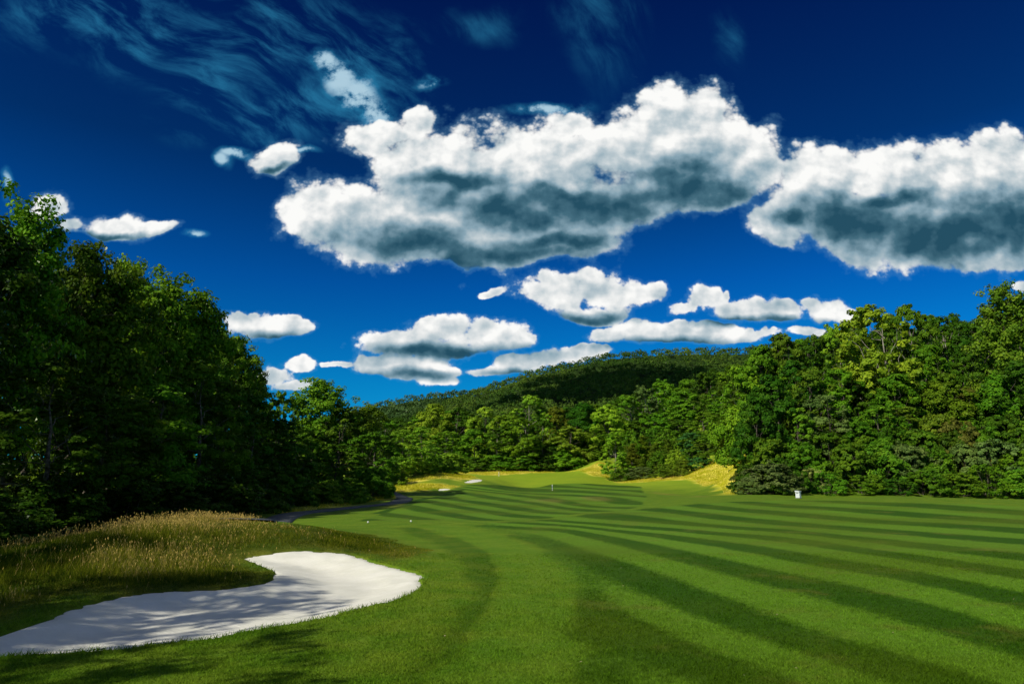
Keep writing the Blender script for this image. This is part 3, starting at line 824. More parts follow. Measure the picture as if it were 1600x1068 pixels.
CEN = [
 ('oak', 600, 232, 652, 60, 'lush', 'green tree seen past the end of the mid-left grove, below the lower ridge'),
 ('maple', 640, 247, 662, 60, 'olive', 'olive-green tree low under the lower ridge'),
 ('maple', 677, 237, 628, 76, 'bright', 'bright round-topped tree, leftmost bright crown of the far woods'),
 ('maple', 716, 237, 634, 74, 'dark', 'dark tree between two bright crowns left in the far woods'),
 ('maple', 758, 232, 634, 58, 'lime', 'lime-topped tree standing out in the far woods left of centre'),
 ('oak', 794, 227, 643, 60, 'lush', 'mid green tree left of the tallest centre tree of the far woods'),
 ('oak', 831, 227, 615, 66, 'bright', 'tallest bright pointed tree in the centre of the far woods'),
 ('maple', 869, 227, 633, 56, 'olive', 'olive crown just right of the tallest centre tree'),
 ('maple', 913, 227, 627, 72, 'dark', 'dense dark maple right of the olive crown in the far woods'),
 ('maple', 950, 220, 629, 60, 'lime', 'yellow-green tree between the dark maple and the small bare-topped tree'),
 ('oak', 983, 230, 615, 60, 'lush', 'loose mid green tree below the dark hill, left of the pale-tipped tree'),
 ('oak', 1008, 240, 600, 52, 'sage', 'pale grey-tipped tree standing above its neighbours under the dark hill'),
 ('oak', 1035, 247, 592, 50, 'lush', 'green tree immediately right of the pale grey-tipped tree'),
 ('maple', 1072, 230, 610, 84, 'lush', 'broad dense maple on the slope right of centre'),
 ('maple', 1110, 250, 580, 70, 'dark', 'dark tree high on the slope left of the big right-hand wood'),
 ('oak', 1140, 225, 600, 70, 'lush', 'mid green tree tucked against the left side of the big right-hand wood'),
 # second row, nearer and lower
 ('oak', 700, 210, 672, 66, 'lush', 'lower tree in front of the bright crowns, left part of the far woods'),
 ('maple', 740, 210, 668, 60, 'lush', 'lower green tree in front of the lime-topped one'),
 ('oak', 778, 210, 664, 54, 'dark', 'dark tree with pale trunks showing, in front of the centre of the far woods'),
 ('oak', 812, 210, 650, 62, 'lush', 'pale-trunked tree at the front centre of the far woods'),
 ('oak', 848, 214, 655, 46, 'dark', 'dark narrow tree with a bare grey trunk, front centre of the far woods'),
 ('maple', 890, 214, 663, 74, 'bright', 'light green round tree low in front of the dark maple'),
 ('maple', 932, 220, 668, 50, 'lush', 'green tree low behind the edge of the yellow grass slope'),
 ('maple', 990, 220, 655, 60, 'dark', 'dark tree behind the single young tree'),
 ('maple', 1028, 220, 645, 70, 'lush', 'dense green tree behind the olive cedars'),
 ('maple', 1105, 210, 640, 70, 'lush', 'bright-flanked tree behind the shrubs at the top of the yellow slope'),
 ('maple', 1060, 215, 655, 60, 'dark', 'dark tree filling the slope above the olive cedars'),
]
for k, px, Y, top, w, pal, lab in CEN: plant(k, px, Y, top, None, w, pal, lab)
for px, Y, top, w, pal in [(575, 262, 655, 70, 'lush'), (620, 250, 650, 60, 'dark'), (655, 250, 648, 70, 'lush'), (700, 250, 640, 60, 'lush'), (738, 245, 646, 60, 'dark'), (776, 245, 652, 60, 'lush'), (812, 245, 640, 60, 'dark'),
                      (850, 250, 638, 60, 'lush'), (890, 250, 634, 60, 'dark'), (930, 250, 630, 60, 'lush'), (965, 255, 622, 60, 'dark'), (1000, 260, 612, 60, 'dark'), (1045, 265, 598, 60, 'lush'), (1080, 260, 590, 60, 'lush'), (1120, 270, 575, 60, 'dark'), (1155, 265, 568, 60, 'lush')]:
    plant('maple', px, Y + 28, top, None, w, pal, 'tree in the back row of the far woods, mostly hidden by the crowns in front', 'back row of the far woods')
FSH = [
 ('thicket', 706, 158, 705, 50, 'bright', 'bright shrub behind the dry-grass knoll and the small white bunker'),
 ('thicket', 740, 202, 712, 56, 'mid', 'green shrub left of the far marker post'),
 ('thicket', 775, 206, 708, 56, 'lush', 'leafy shrub directly behind the far marker post'),
 ('thicket', 812, 208, 705, 60, 'mid', 'shrub at the edge of the far green, under the pale trunks'),
 ('thicket', 850, 210, 708, 56, 'dark', 'dark shrub at the middle of the far green edge'),
 ('thicket', 886, 210, 700, 60, 'lush', 'light shrub at the edge of the far green, under the dark maple'),
 ('thicket', 922, 216, 698, 50, 'mid', 'shrub at the right end of the far green where yellow grass begins'),
 ('young_tree', 960, 180, 670, 44, 'bright', 'single young light-green tree standing at the foot of the yellow slope'),
 ('cedar', 985, 191, 690, 34, 'olive', 'small olive cedar right behind the young tree'),
 ('cedar', 1002, 198, 678, 36, 'olive', 'olive-brown cedar, tallest of the small cedars on the slope'),
 ('cedar', 1022, 194, 690, 30, 'olive', 'olive cedar in the middle of the small cedar group'),
 ('cedar', 1045, 188, 684, 34, 'olive', 'olive cedar at the right of the small cedar group'),
 ('cedar', 1003, 181, 712, 26, 'olive', 'little olive cedar in front of the cedar group beside a spot of yellow grass'),
 ('young_tree', 1078, 181, 674, 50, 'teal', 'blue-green young tree above the yellow slope'),
 ('young_tree', 1120, 176, 672, 40, 'lush', 'bright young tree near the top of the yellow slope'),
 ('shrub', 1000, 174, 727, 54, 'sage', 'grey-green dome shrub at the foot of the slope'),
 ('shrub', 1036, 166, 722, 46, 'olive', 'brownish dark shrub right of the grey-green dome shrub'),
 ('shrub', 968, 176, 728, 30, 'mid', 'small shrub tucked under the young tree'),
 ('shrub', 1066, 158, 716, 40, 'olive', 'olive shrub on the lower rim of the yellow slope'),
 ('shrub', 1090, 158, 712, 40, 'teal', 'blue-green shrub halfway up the rim of the yellow slope'),
 ('shrub', 1112, 157, 704, 40, 'mid', 'green shrub near the upper end of the yellow slope rim'),
 ('shrub', 1135, 157, 694, 40, 'bright', 'pale yellow-green shrub topping the yellow slope'),
 ('shrub', 1055, 174, 700, 40, 'bright', 'light shrub on the slope between the cedars and the blue-green young tree'),
 ('shrub', 1100, 178, 690, 44, 'olive', 'olive shrub high on the slope behind the rim'),
]
for k, px, Y, top, w, pal, lab in FSH: plant(k, px, Y, top, None, w, pal, lab)
for px, Y, top, w in [(985, 178, 668, 40), (1015, 184, 664, 44), (1040, 182, 668, 40), (1060, 176, 680, 40), (1085, 178, 668, 40), (1105, 172, 676, 40), (1130, 172, 666, 44), (1030, 160, 702, 36), (1078, 158, 700, 36)]:
    plant('thicket', px, Y + 20, top, None, w, 'mid', 'small green bush among the cedars on the slope', 'bushes among the slope cedars')

RIGHT = [
 ('maple', 1168, 104, 568, 90, 'lush', 'leftmost tall tree of the right-hand wood, its lit crown sloping to the left'),
 ('maple', 1200, 108, 536, 90, 'mid', 'second tree of the right-hand wood skyline from its left end'),
 ('maple', 1236, 112, 517, 90, 'mid', 'broad lobed crown on the left shoulder of the right-hand wood'),
 ('oak', 1282, 114, 522, 70, 'dark', 'dark feathery-topped tree between the left shoulder and the bright tree'),
 ('oak', 1322, 116, 502, 66, 'bright', 'thin bright-tipped tree just left of the tallest bright tree'),
 ('oak', 1380, 106, 474, 112, 'bright', 'tallest bright green tree of the right-hand wood, pyramid-shaped and sunlit'),
 ('oak', 1443, 118, 472, 76, 'mid', 'flat-topped tree right of the tallest bright one'),
 ('oak', 1502, 120, 488, 80, 'dark', 'dark loose-topped tree second right of the tallest bright one'),
 ('maple', 1548, 122, 502, 84, 'mid', 'mid green tree under the strip of hill showing at the right'),
 ('cottonwood', 1602, 100, 436, 90, 'olive', 'tall twiggy tree cut by the right edge of the photo'),
 ('maple', 1650, 100, 470, 120, 'mid', 'tree standing mostly outside the right edge of the photo'),
 ('maple', 1188, 96, 640, 80, 'mid', 'lower tree at the left flank of the right-hand wood'),
 ('maple', 1214, 98, 582, 90, 'dark', 'dark rounded tree below the left shoulder of the right-hand wood'),
 ('ash', 1273, 100, 570, 70, 'olive', 'brownish-green tree in the middle height of the right-hand wood'),
 ('maple', 1320, 102, 574, 90, 'lush', 'fresh green round tree below the thin bright-tipped tree'),
 ('ash', 1296, 95, 614, 70, 'sage', 'grey-green tree in the middle of the right-hand wood'),
 ('ash', 1250, 94, 634, 56, 'bright', 'bright small tree low left in the right-hand wood'),
 ('maple', 1464, 104, 534, 86, 'mid', 'dense rounded tree to the lower right of the tallest bright one'),
 ('ash', 1516, 104, 600, 60, 'rust', 'reddish-brown tree among green ones at the right'),
 ('maple', 1575, 98, 580, 96, 'lush', 'vivid green tree near the right edge above the grey shrubs'),
 ('maple', 1528, 112, 545, 80, 'dark', 'dark tree behind the reddish-brown one'),
 ('ash', 1430, 96, 632, 90, 'olive', 'olive spreading tree below the tallest bright one, to the right'),
 ('maple', 1375, 94, 630, 84, 'lush', 'layered bright green small tree straight below the tallest bright one'),
 ('maple', 1345, 92, 655, 66, 'mid', 'green tree left of the layered bright small tree'),
 ('thicket', 1470, 94, 640, 80, 'olive', 'olive bush with brown twigs right of the olive spreading tree'),
 ('thicket', 1500, 92, 650, 76, 'rust', 'brown-tinted bush below the reddish-brown tree'),
]
for k, px, Y, top, w, pal, lab in RIGHT: plant(k, px, Y, top, None, w, pal, lab)
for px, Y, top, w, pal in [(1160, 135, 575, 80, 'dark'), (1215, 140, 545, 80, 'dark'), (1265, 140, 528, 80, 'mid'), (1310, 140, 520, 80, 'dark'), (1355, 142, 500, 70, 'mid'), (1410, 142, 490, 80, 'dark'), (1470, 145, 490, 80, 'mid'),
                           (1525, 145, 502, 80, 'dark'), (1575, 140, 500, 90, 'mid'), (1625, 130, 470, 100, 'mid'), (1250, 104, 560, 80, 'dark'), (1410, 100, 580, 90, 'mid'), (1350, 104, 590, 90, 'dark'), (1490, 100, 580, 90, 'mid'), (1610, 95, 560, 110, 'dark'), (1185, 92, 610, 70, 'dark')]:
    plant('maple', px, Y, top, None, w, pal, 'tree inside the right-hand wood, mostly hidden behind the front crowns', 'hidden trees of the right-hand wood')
RSH = [
 ('shrub', 1170, 84, 722, 60, 'dark', 'dark shrub at the left tip of the right-hand hedge, by the yellow slope'),
 ('shrub', 1198, 82, 716, 84, 'sage', 'big grey-green dome shrub left of the white utility box'),
 ('shrub', 1222, 84, 712, 70, 'dark', 'dark green shrub standing right behind the white utility box'),
 ('shrub', 1265, 86, 728, 40, 'straw', 'pale straw-coloured bushy tuft just right of the white utility box'),
 ('shrub', 1290, 84, 735, 56, 'lush', 'low bright green shrub right of the straw-coloured tuft'),
 ('thicket', 1325, 87, 690, 80, 'mid', 'mid green shrub in the hedge below the grey-green tree'),
 ('thicket', 1370, 87, 686, 80, 'lush', 'bright arching shrub in the middle of the right-hand hedge'),
 ('shrub', 1418, 87, 684, 80, 'sage', 'grey-green twiggy shrub in the hedge right of the arching one'),
 ('thicket', 1462, 87, 694, 70, 'mid', 'mid green shrub between two grey-green ones in the right-hand hedge'),
 ('shrub', 1505, 88, 690, 80, 'sage', 'pale grey-green shrub, second from the right in the upper hedge'),
 ('shrub', 1555, 88, 682, 90, 'sage', 'largest pale grey shrub near the right edge of the photo'),
 ('thicket', 1600, 86, 700, 80, 'mid', 'green shrub cut by the right edge of the photo'),
 ('shrub', 1345, 83, 738, 60, 'mid', 'low front shrub left of centre at the foot of the right-hand hedge'),
 ('shrub', 1395, 82, 742, 50, 'dark', 'small dark front shrub poking out onto the mown grass'),
 ('shrub', 1440, 83, 728, 70, 'mid', 'low rounded front shrub in the centre right of the hedge foot'),
 ('shrub', 1490, 83, 734, 66, 'lush', 'low fresh green front shrub right of centre at the hedge foot'),
 ('shrub', 1540, 83, 722, 76, 'mid', 'front shrub second from the right at the hedge foot'),
 ('shrub', 1590, 82, 724, 76, 'lush', 'rightmost front shrub at the hedge foot'),
 ('shrub', 1208, 81, 740, 50, 'dark', 'low dark front shrub left of the white utility box'),
 ('shrub', 1168, 80, 748, 40, 'sage', 'lowest grey-green shrub at the left tip of the hedge'),
]
for k, px, Y, top, w, pal, lab in RSH: plant(k, px, Y, top, None, w, pal, lab)
for px, Y, top, w, pal in [(1200, 90, 680, 80, 'mid'), (1250, 90, 684, 80, 'mid'), (1296, 92, 672, 80, 'dark'), (1345, 91, 676, 80, 'mid'), (1395, 92, 660, 80, 'dark'), (1440, 92, 668, 80, 'mid'), (1485, 91, 668, 70, 'dark'), (1530, 92, 650, 80, 'mid'), (1570, 92, 645, 90, 'dark'), (1612, 90, 650, 90, 'mid')]:
    plant('thicket', px, Y, top, None, w, pal, 'bush in the second row of the right-hand hedge, behind the front shrubs', 'second row bushes of the right-hand hedge')

# trees standing left of the picture: their shade falls over the bunker
for kn, x, Y, H in [('aspen', -16.6, .2, 12.5), ('aspen', -14.0, 3.6, 10), ('aspen', -13.6, -3.8, 10.5), ('aspen', -19.5, 5.0, 12), ('aspen', -11.8, -1.2, 8.5), ('aspen', -11.6, 3.4, 8.6), ('aspen', -10.2, .2, 9), ('aspen', -8.8, -1.8, 8.5), ('aspen', -12.6, 1.9, 9.5), ('aspen', -15.4, 2.0, 11.5),
                    ('aspen', -23, 1, 15), ('cottonwood', -28, 2, 17), ('cottonwood', -22, -13, 16), ('cottonwood', -34, 8, 17)]:
    plant(kn, 0, Y, None, H, None, 'mid', 'tree of the wood continuing past the left edge of the photo', G1, x=x)

# ------------------------------------------------------------------ grass
def blades(P, h, w, lean, rg, tint, extra=None):
    """P (n,3) roots; a blade is one bent quad"""
    n = len(P); a = rg.random(n) * 2 * np.pi; b = rg.random(n) * 2 * np.pi
    side = np.stack([np.cos(a), np.sin(a), np.zeros(n)], 1) * (w / 2)[:, None]
    top = np.stack([np.cos(b) * h * lean, np.sin(b) * h * lean, h], 1)
    v = np.stack([P - side, P + side, P + top + side * .25, P + top - side * .25], 1)
    return v.reshape(-1, 3)

def in_view(x, y, m=60):
    u = x / np.maximum(y, .1)
    return (y > 1) & (np.abs(u) < .85)

rg = np.random.default_rng(42)
# tall grass of the mound
N = 900000
x = rg.uniform(-30, 0, N); y = rg.uniform(7.5, 25, N)
k = in_view(x, y); x = x[k]; y = y[k]
s = sdist(x, y, FESC1) + (fbm(x * .9, y * .9, 8, 3) - .5) * 1.6
sb = sdist(x, y, BUNK) + rough_edge(x, y)
k = (s > 0) & (sb < -.03); x = x[k]; y = y[k]; s = s[k]; sb = sb[k]
patch = fbm(x * .45 + 3, y * .6, 61, 4); clump = fbm(x * 2.5, y * 2.5, 66, 3)
z = ground_h(x, y)
crest = smooth01(.42, .66, base_h(x, y) + (fbm(x * .8, y * .8, 91, 3) - .5) * .25)
stalk = rg.random(len(x)) < (.006 + .06 * smooth01(.50, .62, patch) + .16 * crest) * smooth01(.1, 1.2, s) * (1 - .9 * smooth01(-6.5, -4.2, x))
grow_ = smooth01(.0, 3.2, s) * .75 + .25
h = np.where(stalk, rg.uniform(.14, .36, len(x)) * (.6 + .8 * clump) , rg.uniform(.05, .15, len(x)) * (.5 + 1.1 * clump)) * grow_
h = h * (.35 + .65 * smooth01(.0, .8, -sb))
w = np.where(stalk, .005, .010) * (.7 + y / 28)
tint = np.where(stalk, rg.uniform(.62, 1.0, len(x)), np.clip(rg.normal(.22, .14, len(x)) + (patch - .5) * .9 + crest * .22 + (clump - .5) * .35, 0, .8))
keep = stalk | (rg.random(len(x)) < .75)
x, y, z, h, w, tint, stalk = [q[keep] for q in (x, y, z, h, w, tint, stalk)]
V = blades(np.stack([x, y, z - .01], 1), h, w, rg.uniform(.1, .75, len(x)), rg, tint)
print('mound blades', len(x), 'stalks', stalk.sum())
# seed heads on the stalks
ks = np.where(stalk & (rg.random(len(x)) < .8))[0]
tipc = (V.reshape(-1, 4, 3)[ks, 2] + V.reshape(-1, 4, 3)[ks, 3]) / 2
nn = rg.standard_normal((len(ks), 3)); nn[:, 2] *= .2; nn /= np.linalg.norm(nn, axis=1)[:, None]
t3 = np.stack([rg.normal(0, .3, len(ks)), rg.normal(0, .3, len(ks)), np.ones(len(ks))], 1) * .026
sd = np.cross(nn, t3); sd /= np.linalg.norm(sd, axis=1)[:, None]; sd *= .0065 * (.6 + y[ks] / 25)[:, None]
VH = np.stack([tipc - t3, tipc + sd, tipc + t3, tipc - sd], 1).reshape(-1, 3)
me = np_mesh('tall_grass', np.vstack([V, VH]), quad_faces(len(V) + len(VH)), {'tint': np.concatenate([np.repeat(tint, 4), np.repeat(np.clip(tint[ks] + .1, 0, 1), 4)])})
tag(link('tall_grass', me, M_FESC), 'tall dry straw and green grass growing over the mound behind the bunker', 'tall grass', kind='stuff')

# far dry grass: coarser tufts
xs, ys = [], []
for p, dens in zip(FESCF, (40, 22, 12, 30)):
    lo, hi = p.min(0), p.max(0); n = int(min(110000, (hi - lo).prod() * dens))
    a = rg.uniform(lo[0], hi[0], n); b = rg.uniform(lo[1], hi[1], n); k = sdist(a, b, p) > .2
    xs.append(a[k]); ys.append(b[k])
x = np.concatenate(xs); y = np.concatenate(ys)
z = ground_h(x, y); h = rg.uniform(.10, .28, len(x)); pt = fbm(x / 5, y / 5, 77, 3)
tint = np.clip(rg.uniform(.40, .80, len(x)) + (pt - .5) * .8, 0, 1)
V = blades(np.stack([x, y, z - .02], 1), h,   .03 + y * .0006, rg.uniform(.1, .8, len(x)), rg, tint)
tag(link('dry_grass', np_mesh('dry_grass', V, quad_faces(len(V)), {'tint': np.repeat(tint, 4)}), M_DRYG), 'knee-high yellow dry grass on the far knoll, slope and path verge', 'dry grass', kind='stuff')
print('far tufts', len(x))

# turf blades: close grass in front of the camera and the fringe round the bunker
N = 520000
yy = 4.6 / (1 - rg.random(N) * (1 - 4.6 / 17.0)); xx = rg.uniform(-.85, .85, N) * yy
sb = sdist(xx, yy, BUNK) + rough_edge(xx, yy)
fr = rg.random(N) * (1 - .0)
k = sb < -.005; xx, yy, sb = xx[k], yy[k], sb[k]
edge = np.exp(-np.abs(sb) / .18)
h = rg.uniform(.012, .028, len(xx)) * (1 + .9 * (fbm(xx * 3, yy * 3, 2, 2) - .5)) * (1 + 1.2 * edge)
P = np.stack([xx, yy, ground_h(xx, yy) - .003], 1)
V = blades(P, h, .0035 + yy * .00055, rg.uniform(.2, 1.3, len(xx)), rg, None)
at = ground_attrs(xx, yy); at = {k_: np.repeat(v_, 4) for k_, v_ in at.items()}
tint = rg.random(len(xx)); at['tint'] = np.repeat(tint, 4)
tag(link('lawn_grass', np_mesh('lawn_grass', V, quad_faces(len(V)), at), M_BLADE), 'short mown green turf in the foreground and along the bunker edge', 'grass', kind='stuff')
# leaf litter and clippings lying on the turf
N = 36
yy = 5.5 / (1 - rg.random(N) * (1 - 5.5 / 30.0)); xx = rg.uniform(-.1, .8, N) * yy
P = np.stack([xx, yy, ground_h(xx, yy) + .022], 1); nn = rg.standard_normal((N, 3)) * .35 + [0, 0, 1]; nn /= np.linalg.norm(nn, axis=1)[:, None]
V = quads(P, nn, rg.uniform(.008, .016, N), rg)
M_LIT = make_simple('dead_leaves', (.30, .24, .12), (.42, .36, .22), 9.0)
tag(link('fallen_leaves', np_mesh('fallen_leaves', V, quad_faces(len(V)), None), M_LIT), 'small dry leaves scattered over the striped fairway', 'leaves', kind='stuff')

# ------------------------------------------------------------------ small built things
import bmesh
def bm_obj(name, fn, m, parent=None):
    bm = bmesh.new(); fn(bm); me = bpy.data.meshes.new(name); bm.to_mesh(me); bm.free()
    return link(name, me, m, parent)
def box(bm, x0, x1, y0, y1, z0, z1, bev=.0):
    r = bmesh.ops.create_cube(bm, size=1)
    bmesh.ops.scale(bm, vec=(x1 - x0, y1 - y0, z1 - z0), verts=r['verts'])
    bmesh.ops.translate(bm, vec=((x0 + x1) / 2, (y0 + y1) / 2, (z0 + z1) / 2), verts=r['verts'])
    if bev:
        es = list({e for v in r['verts'] for e in v.link_edges})
        bmesh.ops.bevel(bm, geom=es, offset=bev, segments=2, affect='EDGES')
def lathe(bm, prof, seg=14):
    rings = []
    for z, r in prof:
        rings.append([bm.verts.new((r * math.cos(2 * math.pi * k / seg), r * math.sin(2 * math.pi * k / seg), z)) for k in range(seg)])
    for a, b in zip(rings, rings[1:]):
        for k in range(seg): bm.faces.new((a[k], a[(k + 1) % seg], b[(k + 1) % seg], b[k]))
    bm.faces.new(list(reversed(rings[0]))); bm.faces.new(rings[-1])
def thing(name, x, y, label, cat, rz=0, dz=0, group=None):
    e = bpy.data.objects.new(name, None); COL.objects.link(e)
    z = float(ground_h(np.array([x]), np.array([y]))[0])
    e.location = (x, y, z + dz); e.rotation_euler = (0, 0, rz); e.empty_display_size = .3
    return tag(e, label, cat, group)

# utility cabinet by the hedge
Yb = 73.0; xb = U_(1247, 768) * Yb
b = thing('utility_box', xb, Yb, 'white metal utility box with an overhanging lid on the grass before the hedge', 'utility box', rz=math.radians(38))
b.scale = (.70, .70, .76)
bm_obj('cabinet', lambda m_: box(m_, -.26, .26, -.30, .30, .07, .86, .012), M_BOX, b)
def lid(m_):
    vs = [(-.33, -.36, .86), (.33, -.36, .86), (.33, .36, .86), (-.33, .36, .86), (-.33, -.36, .93), (.33, -.36, .93), (.31, .34, 1.02), (-.31, .34, 1.02)]
    v = [m_.verts.new(p) for p in vs]
    for f in [(0, 3, 2, 1), (4, 5, 6, 7), (0, 1, 5, 4), (1, 2, 6, 5), (2, 3, 7, 6), (3, 0, 4, 7)]: m_.faces.new([v[i] for i in f])
    bmesh.ops.bevel(m_, geom=m_.edges[:], offset=.01, segments=2, affect='EDGES')
bm_obj('lid', lid, M_BOX, b)
bm_obj('plinth', lambda m_: box(m_, -.32, .32, -.36, .36, -.10, .068, .01), M_CONC, b)
dr = bm_obj('door', lambda m_: box(m_, -.20, .20, -.318, -.3015, .12, .80, .006), M_BOX, b)
bm_obj('handle', lambda m_: box(m_, .12, .15, -.345, -.319, .42, .54, .004), M_BOXD, dr)
bm_obj('vent', lambda m_: [box(m_, -.266, -.2605, -.2, .2, .62 + i * .04, .645 + i * .04) for i in range(4)], M_BOXD, b)

def pole(px, py, Y, H, label, bands):
    x, y = U_(px, py) * Y, Y
    e = thing('marker_post', x, y, label, 'marker post')
    bm_obj('post', lambda m_: lathe(m_, [(-.2, .055), (H * .97, .055), (H, .03)]), M_WHITE, e)
    for z0, z1 in bands:
        bm_obj('band', lambda m_: lathe(m_, [(H * z0, .0575), (H * z1, .0575)]), M_BLUE, e)
pole(863, 764, 118, .95, 'blue and white banded distance post in the middle of the striped fairway', [(.18, .34), (.52, .72)])
pole(779.5, 742, 178, 1.15, 'thin pale post at the far green, just right of the farther white bunker', [(.45, .6)])

def tee_marker(px, py, label):
    x, y = ray_hit(px, py)
    e = thing('tee_marker', x, y, label, 'tee marker')
    bm_obj('marker_head', lambda m_: lathe(m_, [(.035, .028), (.05, .045), (.085, .055), (.115, .045), (.13, .02)], 16), M_WHITE, e)
    e.scale = (.68, .68, .68)
    bm_obj('spike', lambda m_: lathe(m_, [(-.06, .008), (.034, .012)], 8), M_BOXD, e)
tee_marker(575, 818, 'left of two small white tee markers on the short grass beyond the mound')
tee_marker(642, 816.5, 'right of two small white tee markers on the short grass beyond the mound')

# ------------------------------------------------------------------ light
# a cumulus high to the left, above the frame: its shade lies on the long hill
def cloud_mesh(seed, nb, rx, ry, rz):
    rg_ = np.random.default_rng(seed); bm = bmesh.new()
    for i in range(nb):
        a = rg_.random() * 6.28; q = rg_.random() ** .6
        cx, cy_, = math.cos(a) * q * rx, math.sin(a) * q * ry
        rr = rz * (1.25 - .7 * q) * rg_.uniform(.7, 1.15)
        r = bmesh.ops.create_icosphere(bm, subdivisions=3, radius=rr)
        for v_ in r['verts']:
            n_ = v_.co.normalized(); w_ = 1 + .16 * math.sin(n_.x * 7 + i) * math.sin(n_.y * 8 + 2 * i) + .10 * math.sin(n_.z * 15 + n_.x * 13 + i)
            v_.co = Vector((v_.co.x * w_ + cx, v_.co.y * w_ + cy_, max(v_.co.z * w_, -rz * .25)))
    me = bpy.data.meshes.new('cloud'); bm.to_mesh(me); bm.free()
    return me
mc, tcl = mat('cloud_white'); princ(tcl, rgb(.9, .9, .9), 1.0, 0.0)
for (sx, sy, sz, rx, ry, nb, sd_) in [(190, 1010, 120, 250, 190, 26, 1)]:
    K = (640 - sz) / math.tan(math.radians(36))
    cl = link('cloud', cloud_mesh(sd_, nb, rx, ry, 62), mc)
    cl.location = (sx + math.cos(math.radians(224)) * K, sy + math.sin(math.radians(224)) * K, 640)
    tag(cl, 'white cumulus cloud high above the left side, outside the picture', 'cloud')
SUN_EL, SUN_AZ = math.radians(36), math.radians(224)     # azimuth measured from +X counter-clockwise: left, behind the camera
sd = Vector((math.cos(SUN_AZ) * math.cos(SUN_EL), math.sin(SUN_AZ) * math.cos(SUN_EL), math.sin(SUN_EL)))
li = bpy.data.lights.new('sun', 'SUN'); li.energy = 4.6; li.angle = math.radians(.55); li.color = (1.0, .93, .80)
so = bpy.data.objects.new('sun', li); COL.objects.link(so); so.rotation_euler = sd.to_track_quat('Z', 'Y').to_euler()

# ------------------------------------------------------------------ sky with clouds (a function of direction only)
W = bpy.data.worlds.new('World'); SC.world = W; W.use_nodes = True
t = NT(W.node_tree); t.n.clear()
out = t.new('ShaderNodeOutputWorld'); bg = t.new('ShaderNodeBackground'); t.l.new(bg.outputs[0], out.inputs[0])
d = t.new('ShaderNodeTexCoord').outputs['Generated']
sp = t.new('ShaderNodeSeparateXYZ'); t.l.new(d, sp.inputs[0])
DX, DY, DZ = sp.outputs
yy_ = t.m('MAXIMUM', DY, .05)
u = t.m('DIVIDE', DX, yy_); v = t.m('DIVIDE', DZ, yy_)
def comb(a, b, c=0.0):
    n = t.new('ShaderNodeCombineXYZ'); t.set(n.inputs[0], a); t.set(n.inputs[1], b); t.set(n.inputs[2], c); return n.outputs[0]
P = comb(u, v)
sky = t.new('ShaderNodeTexSky', sky_type='NISHITA'); sky.sun_disc = False
sky.sun_elevation = SUN_EL; sky.sun_rotation = math.pi / 2 - SUN_AZ
sky.air_density = 1.0; sky.dust_density = .3; sky.ozone_density = 4.0
# deep polarised blue: the sky colour, deepened away from the horizon
el = t.ss(DZ, .02, .62)
ramp = t.new('ShaderNodeValToRGB'); t.l.new(DZ, ramp.inputs[0])
cr = ramp.color_ramp; cr.elements[0].position = 0.0; cr.elements[0].color = rgb(.02, .50, .86); cr.elements[1].position = .62; cr.elements[1].color = rgb(.004, .06, .26)
for ps, c in [(.13, (.006, .43, .78)), (.27, (.003, .27, .66)), (.42, (.004, .13, .34))]:
    e = cr.elements.new(ps); e.color = rgb(*c)
skyc = t.mix(1.0, sky.outputs[0], ramp.outputs[0], 'MULTIPLY')
SKYK = .115
nsky = t.vm('SCALE', skyc); t.set(nsky.node.inputs['Scale'], SKYK)

LOBES = [(500,330,56,44),(548,352,74,50),(625,345,90,60),(640,262,62,56),(700,245,84,58),(705,352,110,54),(780,268,92,72),(800,350,110,56),(800,392,34,22),(870,262,80,62),(890,330,100,54),(900,378,50,20),
 (950,235,56,46),(895,190,30,20),(1000,225,70,56),(1040,190,56,50),(1110,190,50,56),(1080,240,80,66),(1150,232,62,54),(1060,292,74,38),(1120,296,50,32),(1190,262,34,32),(568,208,44,28),(645,180,30,20),(610,196,34,16),(980,318,50,30),
 (1212,345,34,30),(1240,335,34,34),(1225,375,26,12),(1262,310,50,40),(1250,270,46,38),(1310,262,60,36),(1375,262,66,40),(1330,330,90,50),(1430,285,70,46),(1400,370,120,44),(1500,262,62,40),(1480,330,110,60),(1570,256,60,44),(1580,340,120,62),(1660,280,90,60),(1560,390,110,26),(1700,350,110,60),
 (428,247,40,24),(68,322,36,24),(112,346,30,14),(180,351,44,19),(228,354,38,9),
 (400,508,50,19),(448,502,32,17),(378,502,30,14),(470,510,24,12),
 (625,532,60,17),(690,515,44,23),(668,545,76,16),(772,524,50,23),(805,534,32,12),
 (588,573,36,13),(636,578,40,18),(666,572,40,16),(700,582,20,9),(512,572,12,4),(530,572,14,5),(545,573,14,6),(682,597,34,8),
 (865,456,54,24),(925,450,50,24),(975,460,44,20),(1010,458,36,14),(925,486,56,14),(950,492,26,10),
 (1068,477,24,12),(1108,464,34,17),(1150,478,50,18),(1206,484,44,20),(1225,480,38,17),(1292,482,42,19),(1325,490,28,11),
 (955,522,40,12),(1005,516,44,15),(1060,518,48,16),(1120,520,44,16),(1165,524,34,10),(1200,522,30,7),(1270,520,38,8),
 (760,580,34,7),(815,570,36,13),(850,562,30,12),(890,552,42,14),(930,548,26,10),
 (430,588,28,13),(466,572,26,12),(452,606,36,8),(765,455,14,6),(780,450,12,8),(1602,446,14,10),(370,596,30,10)]
